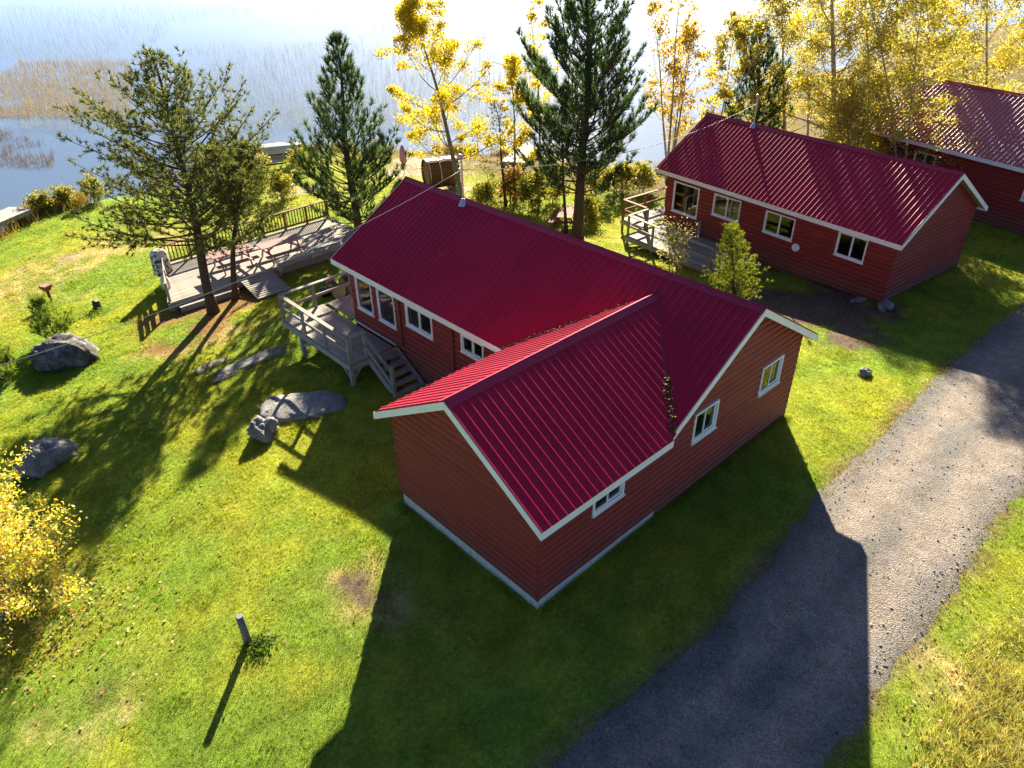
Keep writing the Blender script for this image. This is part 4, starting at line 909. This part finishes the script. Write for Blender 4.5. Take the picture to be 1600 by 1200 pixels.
def decid(name, label, P, h, lean, rad, cr, seed, cb=.3, limbs=22, leaf=.075, nleaf=4000, cols=((.3, .2, .02),), wts=None, bark='bark_grey', group=None, cat='tree', up=(25, 65), blob_r=.38, stems=1, wob=.12, prof=None, sub=4, base_spread=.35):
    v = Veg(seed); r = v.r; T = thing(name, label, cat, (P[0], P[1], P[2]-.05), 0, group); clusters = []
    for st in range(stems):
        ln = np.array(lean)+(r.normal(0, base_spread*h*.25, 2) if stems > 1 else 0); hs = h*(1 if st == 0 else r.uniform(.7, .98)); C = trunk_curve(hs, ln, wob*h*.1, r)
        C[:, :2] += (r.normal(0, .12, 2) if stems > 1 else 0); tt = np.linspace(0, 1, len(C)); rs = rad*(1 if stems == 1 else .7)
        v.trunk.tube([tuple(c) for c in C], list(rs*(1-tt)**.9*.93+rs*.07), 8)
        for k_ in range(limbs):
            t = cb+(1-cb)*(k_+r.random())/limbs; f = (t-cb)/(1-cb); L = cr*(prof(f) if prof else (math.sin(math.pi*min(1, f*.85+.15))**.7))*r.uniform(.55, 1.15)
            a = k_*2.4+r.uniform(-.6, .6); el = math.radians(up[0]+(up[1]-up[0])*f+r.uniform(-12, 12)); d = np.array([math.cos(a)*math.cos(el), math.sin(a)*math.cos(el), math.sin(el)])
            pts = [at(C, t)]; ns = 6
            for q in range(ns): d = nrm(d+r.normal(0, .13, 3)+[0, 0, .05]); pts.append(pts[-1]+d*L/ns)
            pts = np.array(pts); br = max(.01, rs*.32*(L/cr)*(1-f*.5)); v.wood.tube([tuple(q) for q in pts], list(np.linspace(br, br*.2, ns+1)), 5, False)
            for q in range(sub):
                s_ = .3+.7*(q+r.random())/sub; p = at(pts, s_); e = nrm(nrm(pts[-1]-pts[0])*.7+r.normal(0, .6, 3)+[0, 0, .25]); l2 = L*.36*r.uniform(.5, 1.2); p2 = p+e*l2
                pm = (p+p2)/2+r.normal(0, .05, 3); v.wood.tube([tuple(p), tuple(pm), tuple(p2)], [br*.35, br*.25, br*.1], 3, False)
                clusters += [(p2, 1.0), (pm, .6)]
            clusters.append((pts[-1], .8))
    w = np.array([c[1] for c in clusters])*r.uniform(.15, 1.6, len(clusters))**1.3; w /= w.sum(); idx = r.choice(len(clusters), nleaf, p=w)
    cp = np.array([c[0] for c in clusters]); cl_r = blob_r*r.uniform(.5, 1.2, len(clusters))
    v.lp = cp[idx]+nrm(r.normal(0, 1, (nleaf, 3)))*(r.random((nleaf, 1))**.6)*cl_r[idx][:, None]*np.array([1, 1, .7])
    v.trunk.build('trunk', MAT[bark], T, True); v.wood.build('branches', MAT[bark], T); v.leaves(T, MAT['leaf'], leaf, cols, wts)
    return T
PG, BG, SG = 'pine trees on the shore lawn', 'birches by the cabins', 'shrubs along the shore'
# jack pines by the platform
P = gp(334, 488); h = height_to(P, 78)
jw = lambda f: (2.3+2.6*math.sin(min(1, f*1.5+.1)*math.pi)**.8 if f < .55 else 5.2*(1-f)**.85+.15)
JC = ((.042, .068, .020), (.215, .235, .065))
pine('jack_pine', 'broad spreading jack pine with a dark leaning trunk beside the lawn platform', P, h, lean_to(P, h, 232), .20, lambda f: 3.7*(.55+.45*math.sin(math.pi*min(1, f*.9+.2)))*(1-f**2.6)+.15, 41, .29, 30, 5, (-10, 36), .5, 13, .17, .034, .16, JC, PG, wob=.45, jit=.5, bare=.34, dens=.155, spread=.85, twig=.55)
P = gp(368, 468); h = height_to(P, 222)
pine('jack_pine', 'slimmer jack pine standing behind the broad one at the platform edge', P, h, lean_to(P, h, 374), .13, lambda f: 2.1*(.4+.6*math.sin(math.pi*min(1, f*.9+.15)))*(1-f**3)+.1, 42, .36, 20, 5, (0, 36), .5, 13, .17, .034, .16, JC, PG, wob=.4, jit=.5, bare=.34, dens=.155, spread=.85, twig=.55)
P = gp(562, 368); h = height_to(P, 58)
RC = ((.022, .060, .028), (.105, .165, .060))
pine('red_pine', 'conical pine with upswept candle branches at the lake end of the largest cabin', P, h, lean_to(P, h, 518), .22, lambda f: 3.9*(1-f)**1.0+.2 if f > .1 else 3.0, 43, .08, 21, 5, (-6, 48), 1.25, 20, .30, .036, .19, RC, PG, wob=.15, jit=.25, spread=.5, dens=.20, twig=.15)
P = gp(902, 372); h = height_to(P, -75)
pine('red_pine', 'tall straight pine with a thick trunk behind the largest cabin ridge', P, h, lean_to(P, h, 925), .27, lambda f: 3.9*(.55+.45*math.sin(math.pi*min(1, f*1.1+.1)))*(1-f**2.4)+.15, 44, .20, 25, 5, (-14, 40), 1.2, 20, .31, .038, .19, RC, PG, wob=.15, jit=.35, spread=.5, bare=.36, dens=.18, twig=.2)
P = gp(884, 364); h = height_to(P, 150)
pine('thin_pine', 'thin dark pine with bare lower trunk next to the tall pine', P, h, lean_to(P, h, 876), .09, lambda f: 1.4*(1-f)**.7+.1, 45, .4, 12, 4, (-10, 30), .7, 10, .2, .03, .26, RC, PG, wob=.2, jit=.4)
P = gp(790, 322); h = height_to(P, 158)
pine('thin_spruce', 'thin sparse dark spruce beyond the roof between the yellow aspens', P, h, lean_to(P, h, 772), .09, lambda f: 1.6*(1-f)**.75+.1, 46, .1, 20, 4, (-15, 20), .4, 9, .14, .03, .26, ((.05, .055, .022), (.18, .15, .05)), PG, 'spruce', wob=.2, jit=.35)
P = gp(1172, 262); h = height_to(P, 42)
pine('red_pine', 'dark pine rising behind the roof mast of the middle cabin', P, h, lean_to(P, h, 1190), .2, lambda f: 3.0*(1-f)**.75+.15, 47, .15, 21, 5, (-8, 44), 1.2, 20, .31, .038, .23, RC, PG, wob=.15, jit=.25, spread=.45, dens=.22)
# young conifers
P = gp(90, 530); h = height_to(P, 468)
YC = ((.09, .17, .03), (.30, .36, .07))
pine('young_pine', 'bushy bright green young pine above the large boulder', P, h, (-.15, .1), .05, lambda f: .95*(1-f)**.85+.08, 48, .03, 9, 5, (15, 60), 1.0, 16, .22, .026, .12, YC, 'young conifers', 'sapling', jit=.25, spread=.5, bare=.15)
P = gp(2, 592); h = height_to(P, 535)
pine('young_pine', 'dark green young pine cut by the lawn edge near the cable', P, h, (.1, 0), .05, lambda f: .85*(1-f)**.85+.08, 49, .03, 9, 5, (15, 60), 1.0, 16, .22, .026, .12, YC, 'young conifers', 'sapling', jit=.25, spread=.5, bare=.15)
P = gp(1146, 470); h = height_to(P, 352)
pine('young_spruce', 'sunlit yellow green young spruce between the two cabins', P, h, lean_to(P, h, 1141), .06, lambda f: 1.30*(1-f)**.8+.06, 50, .04, 17, 6, (8, 35), .5, 16, .10, .022, .085, ((.13, .18, .016), (.34, .37, .04)), 'young conifers', 'sapling', jit=.28, spread=.75, bare=.12)
# yellow aspens
AY = ((.48, .38, .015), (.42, .35, .03), (.42, .26, .02), (.22, .25, .04)); AW = (.5, .28, .1, .12)
P = gp(724, 322); h = height_to(P, 8)
decid('yellow_aspen', 'bright yellow aspen with layered leaf clumps beyond the largest cabin ridge', P, h, lean_to(P, h, 642), .16, 4.0, 51, .20, 28, .066, 22000, AY, AW, 'bark_grey', 'aspens by the lake', 'aspen', (10, 60), .55, prof=lambda f: (1-f)**.75*.98+.13)
P = gp(806, 312); h = height_to(P, 95)
decid('yellow_aspen', 'small sparse yellow aspen between the thin spruce and the tall pine', P, h, lean_to(P, h, 800), .08, 1.7, 52, .25, 16, .068, 6500, AY, AW, 'bark_grey', 'aspens by the lake', 'aspen', (20, 65), .36)
P = gp(846, 300); h = height_to(P, -15)
decid('yellow_aspen', 'slender nearly bare aspen with a few yellow leaves behind the tall pine', P, h, lean_to(P, h, 828), .08, 1.8, 53, .35, 16, .09, 1500, AY, AW, 'bark_grey', 'aspens by the lake', 'aspen', (25, 65), .4)
# birches
BO = ((.42, .30, .05), (.38, .22, .04), (.30, .27, .05)); BM = ((.34, .32, .05), (.42, .34, .06), (.25, .19, .07), (.20, .23, .05), (.52, .43, .10)); BMW = (.27, .25, .2, .16, .12)
P = gp(1042, 286); h = height_to(P, -40)
decid('birch', 'many stemmed bare orange birch at the lake end of the middle cabin', P, h, (0, 0), .12, 2.4, 54, .30, 16, .085, 6500, BO, (.5, .25, .25), 'bark_birch', BG, 'birch', (35, 70), .42, 4)
P = gp(1105, 275); h = height_to(P, -30)
decid('birch', 'olive and yellow leaved birch between the bare birch and the dark pine', P, h, lean_to(P, h, 1135), .10, 2.2, 55, .3, 16, .09, 8500, BM, BMW, 'bark_birch', BG, 'birch', (30, 65), .45, 2)
bl = [(1225, 258, -60, 'birch with loose olive leaves right behind the middle cabin mast', 2.4, 4200, 1), (1296, 266, -170, 'birch with a thick pale trunk rising behind the middle cabin roof', 2.9, 6500, 1), (1352, 272, -120, 'dense yellow birch between the pale trunked birch and the farthest cabin', 2.7, 6000, 1),
      (1402, 306, -50, 'leafy birch drooping over the corner of the farthest cabin roof', 2.3, 6500, 2), (1330, 296, 150, 'short brownish birch bush behind the middle cabin ridge end', 1.9, 3800, 3), (1452, 232, -140, 'birch with dark limbs directly behind the farthest cabin ridge end', 2.8, 5200, 1),
      (1535, 228, -160, 'golden birch behind the middle of the farthest cabin ridge', 2.8, 5600, 1), (1612, 228, -150, 'bright yellow birch behind the near half of the farthest cabin', 2.9, 5600, 1), (1262, 222, -100, 'slim birch close to the water behind the thick pale trunk', 2.3, 3600, 2), (1400, 214, -110, 'tan leaved birch at the waterside beyond the farthest cabin', 2.6, 4200, 1), (1500, 205, -120, 'pale yellow birch at the waterside behind the golden birch', 2.7, 4200, 1), (1690, 250, -100, 'yellow birch beyond the gable of the farthest cabin', 2.8, 3600, 1)]
for i, (u, v_, top, lab, cr, nlf, st) in enumerate(bl):
    P = gp(u, v_); h = min(height_to(P, top), 15.0); w = BMW if i not in (6, 7, 10, 11) else (.2, .3, .08, .1, .32)
    decid('birch', lab, P, h, lean_to(P, h, u+(6 if i == 1 else -8+5*(i % 4))), .20 if i == 1 else .11, cr*1.25, 60+i, .12 if top < 0 else .05, 34, .068, int(nlf*3.3), BM, w, 'bark_birch', BG, 'birch', (5, 62), .75, st, prof=lambda f: (1-f)**.4*.8+.25)
# shrubs
GY_ = ((.12, .15, .02), (.20, .19, .03), (.28, .20, .03), (.08, .10, .02))
shr = [(400, 300, 1.5, 1.1, 1500, 'dense green and yellow shrub below the boat rack'), (440, 312, 1.0, 1.0, 900, 'low grey green shrub on the sandy bank by the conical pine'), (385, 275, 1.5, 1.2, 1300, 'tall olive shrub between the boat rack and the jack pine'), (470, 268, 1.0, .9, 800, 'yellow shrub right beside the rack of boats'),
       (830, 330, 1.7, 1.2, 1500, 'dark olive shrub behind the roof left of the thin pine'), (862, 318, 1.8, 1.3, 1600, 'yellow green shrub around the dark red picnic table'), (930, 312, 1.4, 1.2, 1400, 'bright yellow shrub right of the tall pine trunk'), (970, 300, 1.2, 1.1, 1200, 'green yellow shrub before the middle cabin deck'), (800, 318, 1.5, 1.1, 1300, 'brown orange shrub at the foot of the thin spruce'),
       (760, 330, 1.3, 1.0, 1000, 'low olive shrub beside the whitish stone'), (920, 345, .9, .9, 700, 'small leafy shrub at the base of the tall pine'), (70, 332, .8, .8, 700, 'yellow waterside shrub on the bank beside the dock end'), (105, 322, .7, .8, 600, 'pale green waterside shrub between the yellow shrub and jack pine'), (150, 316, .9, 1.0, 800, 'yellow green waterside shrub under the jack pine limbs'), (1000, 300, 1.1, 1.1, 900, 'sunny yellow shrub at the far corner of the middle cabin deck')]
for i, (u, v_, hh, rr_, nlf, lab) in enumerate(shr):
    P = gp(u, v_); brown = i in (8,)
    decid('shrub', lab, P, hh*1.15, (0, 0), .03, rr_, 90+i, .05, 10, .075, int(nlf*2.2), ((.22, .11, .03), (.15, .10, .03), (.28, .2, .04)) if brown else GY_, None, 'bark_grey', SG, 'shrub', (25, 70), .36, 4, base_spread=.6)
P = gp(1052, 432); h = height_to(P, 352)
decid('shrub', 'sparse twiggy shrub with small yellow leaves against the middle cabin deck', P, h, (0, 0), .035, 1.1, 120, .1, 12, .05, 1000, ((.24, .22, .12), (.26, .2, .09), (.13, .14, .06)), None, 'bark_grey', None, 'shrub', (35, 75), .35, 4, base_spread=.4)
P = gp(22, 955)
decid('orange_shrub', 'orange and yellow leaved shrub at the edge of the near lawn', P, 3.1, (.1, .1), .05, 2.0, 121, .06, 18, .042, 14500, ((.50, .37, .05), (.46, .27, .03), (.55, .48, .24), (.34, .39, .06)), (.30, .14, .24, .32), 'bark_grey', None, 'shrub', (5, 65), .40, 4, prof=lambda f: .95-.35*f, base_spread=.5)

# ------------------------------------------------------------------ grass, leaves, stones, reeds
rn = np.random.default_rng(12)
foot = [np.array([(-.05, -.05), (10.2, -.05), (10.2, 13.25), (4.2, 13.25), (4.2, 4.8), (-.05, 4.8)]), np.array([cab2_world(a, b)[:2] for a, b in ((-.05, -.05), (6, -.05), (6, 11.7), (-.05, 11.7))])]
def free(x, y):
    m = np.ones(x.shape, bool)
    for f_ in foot: m &= ~inpoly(x, y, f_)
    m &= ~((x > .6+(y-21.5)*.36) & (x < 10.5) & (y > 21.1) & (y < 25.5)); m &= ~((x > 3.6) & (x < 5.1) & (y > 19.7) & (y < 21.5))
    return m & (y < shore(x)-.5)
def in_view(x, y, mg=170):
    q, d = proj(np.stack([x, y, H(x, y)], 1)); return (d > 1) & (q[:, 0] > -mg) & (q[:, 0] < 1600+mg) & (q[:, 1] > -mg) & (q[:, 1] < 1200+mg), d
def blades(name, label, x, y, bh, bw, cols, lean=.5, mat='grass', cat='grass'):
    n = len(x); a = rn.random(n)*6.283; z = H(x, y); sx, sy = np.cos(a)*bw/2, np.sin(a)*bw/2; la = rn.random(n)*6.283; ll = bh*lean*rn.random(n)*1.3
    b = np.stack([x, y, z-.012], 1); V = np.stack([b-np.stack([sx, sy, 0*x], 1), b+np.stack([sx, sy, 0*x], 1), b+np.stack([np.cos(la)*ll, np.sin(la)*ll, bh+.012], 1)], 1).reshape(-1, 3)
    o = fast_mesh(name, V, np.arange(3*n).reshape(-1, 3), MAT[mat], np.repeat(cols, 3, 0)); return tag(o, label, cat, kind='stuff')
xs, ys, ds = [], [], []
for rep in range(4):
    n = 500000; x, y = rn.uniform(-14, 42, n), rn.uniform(-9, 40, n); iv, d = in_view(x, y)
    keep = iv & (rn.random(n) < np.clip((19/np.maximum(d, 6))**2.2, .02, 1)*.9)
    x, y, d = x[keep], y[keep], d[keep]; keep = free(x, y); x, y, d = x[keep], y[keep], d[keep]
    xs.append(x); ys.append(y); ds.append(d)
x, y, d = np.concatenate(xs), np.concatenate(ys), np.concatenate(ds)
c = lawn_color(x, y); green = np.clip((c[:, 1]-c[:, 0]*.72)/.05, 0, 1); rd = roadsd(x, y)
keep = rn.random(len(x)) < np.clip(np.where(np.abs(rd) < .45, .75, .22)+.8*green, 0, 1)*np.clip(1-(rd-.05)/.35, .0, 1); x, y, d, c = x[keep], y[keep], d[keep], c[keep]
K = 3; x, y = np.repeat(x, K)+rn.normal(0, .022, len(x)*K), np.repeat(y, K)+rn.normal(0, .022, len(y)*K); d = np.repeat(d, K); c = np.repeat(c, K, 0)
tall = 1+.8*sstep(.55, .75, fbm(x, y, 1.4, 3, 61)); sc = np.clip(d/17, .8, 2.0)
cc = c*rn.uniform(.65, 1.5, (len(x), 1)); st = rn.random(len(x)) < .10; cc[st] = cc[st]*.5+np.array([.20, .16, .06])*.6
blades('lawn_grass', 'short green and yellowing grass covering the lawn', x, y, rn.uniform(.022, .05, len(x))*tall*sc**.6, .011*sc, cc, .8)
# dry tall grass in the near verge of the drive
n = 260000; x, y = rn.uniform(-3, 14, n), rn.uniform(-12, -1, n); P0 = gp(1560, 1150)
iv, d = in_view(x, y, 400); w = np.exp(-(((x-P0[0]-.4)/2.6)**2+((y-P0[1]+.4)/1.5)**2)); keep = iv & (roadsd(x, y) < -.55-.5*rn.random(n)) & (rn.random(n) < w*1.3*sstep(.35, .6, fbm(x, y, 1.2, 3, 66)+.1)); x, y = x[keep], y[keep]
pal = np.array([(.46, .40, .10), (.52, .46, .20), (.34, .38, .07), (.58, .52, .32)])[rn.integers(0, 4, len(x))]*rn.uniform(.6, 1.3, (len(x), 1))
blades('dry_grass', 'tall dry yellow grass on the verge of the gravel drive', x, y, rn.uniform(.10, .32, len(x)), .012, pal, 1.0)
# shore grass
n = 30000; x = rn.uniform(-8, 33, n); dy = -np.abs(rn.normal(0, .9, n))+.4; y = shore(x)+dy; keep = (fbm(x, y, .5, 3, 68) > .42); x, y = x[keep], y[keep]
pal = np.array([(.30, .20, .07), (.34, .27, .10), (.20, .19, .05), (.30, .15, .06)])[rn.integers(0, 4, len(x))]*rn.uniform(.6, 1.2, (len(x), 1))
blades('shore_grass', 'tan and rusty waterside grass along the lake bank', x, y, rn.uniform(.25, .75, len(x)), .03, pal, .6)
# longer grass left standing round rocks, posts and walls
ex, ey = [], []
for x0, y0, rx, ry, ro_ in ROCKS:
    n = int(900*(rx+ry)); a = rn.random(n)*6.283; q = rn.normal(.86, .09, n); lx, ly = rx*q*np.cos(a), ry*q*np.sin(a); ex.append(x0+lx*math.cos(ro_)-ly*math.sin(ro_)); ey.append(y0+lx*math.sin(ro_)+ly*math.cos(ro_))
for (xa, ya), (xb_, yb_) in (((-.1, -.12), (10.3, -.12)), ((-.12, -.1), (-.12, 4.9)), ((-.1, 4.9), (4.1, 4.9)), ((10.3, 0), (10.3, 13)), (tuple(cab2_world(-.1, 0)[:2]), tuple(cab2_world(-.1, 6)[:2])), (tuple(cab2_world(0, -.12)[:2]), tuple(cab2_world(6, -.12)[:2]))):
    n = int(420*math.hypot(xb_-xa, yb_-ya)); t_ = rn.random(n); k_ = fbm(t_*math.hypot(xb_-xa, yb_-ya), t_*0+xa, 1.1, 3, 81) > rn.uniform(.3, .62, n); nx_, ny_ = (yb_-ya), -(xb_-xa); l_ = math.hypot(nx_, ny_); o_ = np.abs(rn.normal(0, .07, n))-.02
    sg = 1 if (nx_*(CP[0]-xa)+ny_*(CP[1]-ya)) > 0 else -1; ex.append((xa+(xb_-xa)*t_+sg*nx_/l_*o_)[k_]); ey.append((ya+(yb_-ya)*t_+sg*ny_/l_*o_)[k_])
for u, v_ in ((388, 1004), (476, 556), (549, 594), (81, 473), (153, 484)):
    P = gp(u, v_); ex.append(P[0]+rn.normal(0, .12, 160)); ey.append(P[1]+rn.normal(0, .12, 160))
ex, ey = np.concatenate(ex), np.concatenate(ey)
blades('edge_grass', 'longer uncut grass round the rocks, posts and cabin walls', ex, ey, rn.uniform(.05, .17, len(ex)), .013, lawn_color(ex, ey)*rn.uniform(.6, 1.2, (len(ex), 1)), .9)
# ground cover patch of weeds at the post and stump, fallen leaves
def weed(label, P, n, rad, hh, seed):
    r = np.random.default_rng(seed); p = np.stack([r.normal(0, rad, n), r.normal(0, rad, n), np.abs(r.normal(0, hh*.5, n))+.02], 1)
    v = Veg(seed); v.lp = p; T = thing('weed_clump', label, 'weeds', P, 0, 'weed clumps'); v.leaves(T, MAT['leaf'], .032, ((.06, .12, .012), (.09, .14, .02), (.04, .08, .01)), name='leaves'); m = MB()
    for q in p[:40]: m.tube([(q[0]*.5, q[1]*.5, -.02), tuple(q)], [.004, .002], 3, False)
    m.build('stems', MAT['grass_stem'], T)
MAT['grass_stem'] = simple('weed_stems', (.06, .10, .02), .7)
P = gp(408, 1008); weed('low green weeds growing at the foot of the wooden post', P, 420, .16, .10, 5)
P = gp(150, 490); weed('green weeds crowding the dark tree stump', P, 380, .28, .16, 6)
def leaf_litter(name, label, x, y, size, cols):
    n = len(x); P = np.stack([x, y, H(x, y)+rn.uniform(.015, .045, n)], 1); U = nrm(rn.normal(0, 1, (n, 3))*[1, 1, .35]); Vv = nrm(np.cross(U, rn.normal(0, .45, (n, 3))+[0, 0, 1])); s_ = size*(.5+rn.random((n, 1)))
    V = np.stack([P-U*s_, P+Vv*s_*.6, P+U*s_, P-Vv*s_*.6], 1).reshape(-1, 3); c = np.array(cols)[rn.integers(0, len(cols), n)]*rn.uniform(.6, 1.2, (n, 1))
    o = fast_mesh(name, V, np.arange(4*n).reshape(-1, 4), MAT['litter'], np.repeat(c, 4, 0)); return tag(o, label, 'fallen leaves', kind='stuff')
n = 60000; x, y = rn.uniform(-13, 38, n), rn.uniform(-9, 36, n); iv, d = in_view(x, y, 60); Pb = gp(60, 960); Pv = gp(1560, 1120)
w = .035+.75*np.exp(-((x-Pb[0])**2+(y-Pb[1])**2)/5.0)+.25*np.exp(-((x-Pb[0]-1)**2+(y-Pb[1]-2)**2)/22.0)+.3*np.exp(-((x-Pv[0])**2+(y-Pv[1])**2)/5.5)+.10*blob(x, y, 330, 560, 5)+.12*blob(x, y, 1400, 460, 7)+.06*blob(x, y, 600, 800, 5)
keep = iv & (rn.random(n) < w) & free(x, y); x, y = x[keep], y[keep]
xe, ye = Pb[0]+rn.normal(0, 1.1, 1500), Pb[1]+rn.normal(0, 1.1, 1500); xv, yv = Pv[0]+rn.normal(0, 1.2, 500), Pv[1]+rn.normal(0, .9, 500); kv = roadsd(xv, yv) < -.3
x, y = np.concatenate([x, xe, xv[kv]]), np.concatenate([y, ye, yv[kv]])
leaf_litter('fallen_leaves', 'orange and tan fallen leaves scattered over the lawn', x, y, .036, ((.42, .20, .03), (.40, .28, .08), (.34, .13, .03), (.48, .40, .26), (.22, .12, .04)))
# loose stones on the drive
n = 60000; x, y = rn.uniform(-4, 32, n), rn.uniform(-13, 4, n); iv, d = in_view(x, y, 60); rd = roadsd(x, y); ed = np.exp(-((rd-.25)/.35)**2)
keep = iv & (rd > -.35) & (rn.random(n) < (.20+.75*ed)*np.clip((16/d)**1.5, 0, 1)); x, y, d = x[keep], y[keep], d[keep]; n = len(x)
z = H(x, y)+.014; s_ = rn.uniform(.006, .020, n)*rn.choice([1, 1, 1, 1.7], n); O8 = np.array([(1, 0, 0), (0, 1, 0), (-1, 0, 0), (0, -1, 0), (0, 0, 1), (0, 0, -.4)], float)
V = (O8[None]*s_[:, None, None]*rn.uniform(.6, 1.3, (n, 6, 1)))*np.array([1, 1, .75]); a = rn.random(n)*6.28; ca, sa = np.cos(a)[:, None], np.sin(a)[:, None]
V = np.stack([V[..., 0]*ca-V[..., 1]*sa, V[..., 0]*sa+V[..., 1]*ca, V[..., 2]], -1)+np.stack([x, y, z+s_*.25], 1)[:, None]
F8 = np.array([(0, 1, 4), (1, 2, 4), (2, 3, 4), (3, 0, 4), (1, 0, 5), (2, 1, 5), (3, 2, 5), (0, 3, 5)]); Fc = (F8[None]+np.arange(n)[:, None, None]*6).reshape(-1, 3)
pc = np.array([(.20, .19, .19), (.13, .125, .13), (.28, .25, .22), (.06, .05, .045)])[rn.choice(4, n, p=(.46, .28, .23, .03))]
tag(fast_mesh('loose_gravel', V.reshape(-1, 3), Fc, MAT['pebble'], np.repeat(pc, 6, 0)), 'loose grey stones along the gravel drive', 'gravel', kind='stuff')
# reeds standing in the lake
def reeds(name, label, n, region, pal, hh, bw, thr, sc, seed):
    u, v_ = rn.uniform(region[0], region[2], n), rn.uniform(region[1], region[3], n)
    d = np.stack([(u-800)/F, -(v_-600)/F, np.ones(n)], 1) @ M3; t = (WATER-CP[2])/d[:, 2]; P = CP+d*t[:, None]
    keep = (t > 0) & (t < 260) & (fbm(P[:, 0], P[:, 1], sc, 4, seed) > thr) & (P[:, 1] > shore(P[:, 0])+2); P = P[keep]; n = len(P)
    a = rn.normal(0, .10, n)+math.atan2(RT[1], RT[0]); h_ = hh*rn.uniform(.5, 1.3, n); S_ = np.stack([np.cos(a), np.sin(a), 0*a], 1)*bw*.5; tip = P+np.stack([rn.normal(0, .16, n)*h_, rn.normal(0, .16, n)*h_, h_], 1)
    V = np.stack([P-S_-[0, 0, .1], P+S_-[0, 0, .1], tip+S_*.3, tip-S_*.3], 1).reshape(-1, 3); c = np.array(pal)[rn.integers(0, len(pal), n)]*rn.uniform(.7, 1.3, (n, 1))
    return tag(fast_mesh(name, V, np.arange(4*n).reshape(-1, 4), MAT['reed'], np.repeat(c, 4, 0)), label, 'reeds', kind='stuff')
MAT['reed'] = foliage('reed_stalks', .2, .6, .3)
reeds('lake_reeds', 'thin bluish reeds standing in the shallow lake', 30000, (-250, 8, 900, 205), ((.30, .34, .42), (.36, .38, .42), (.24, .28, .36)), .75, .014, .43, .045, 91)
reeds('marsh_reeds', 'rusty brown marsh reeds in the lake', 15000, (-300, 95, 205, 185), ((.36, .24, .12), (.42, .30, .14), (.28, .19, .13)), .38, .03, .40, .05, 92)
reeds('marsh_reeds', 'thin patch of brown reeds near the bank of the lake', 2500, (-200, 205, 85, 262), ((.20, .12, .07), (.14, .10, .08)), .4, .03, .45, .12, 93)
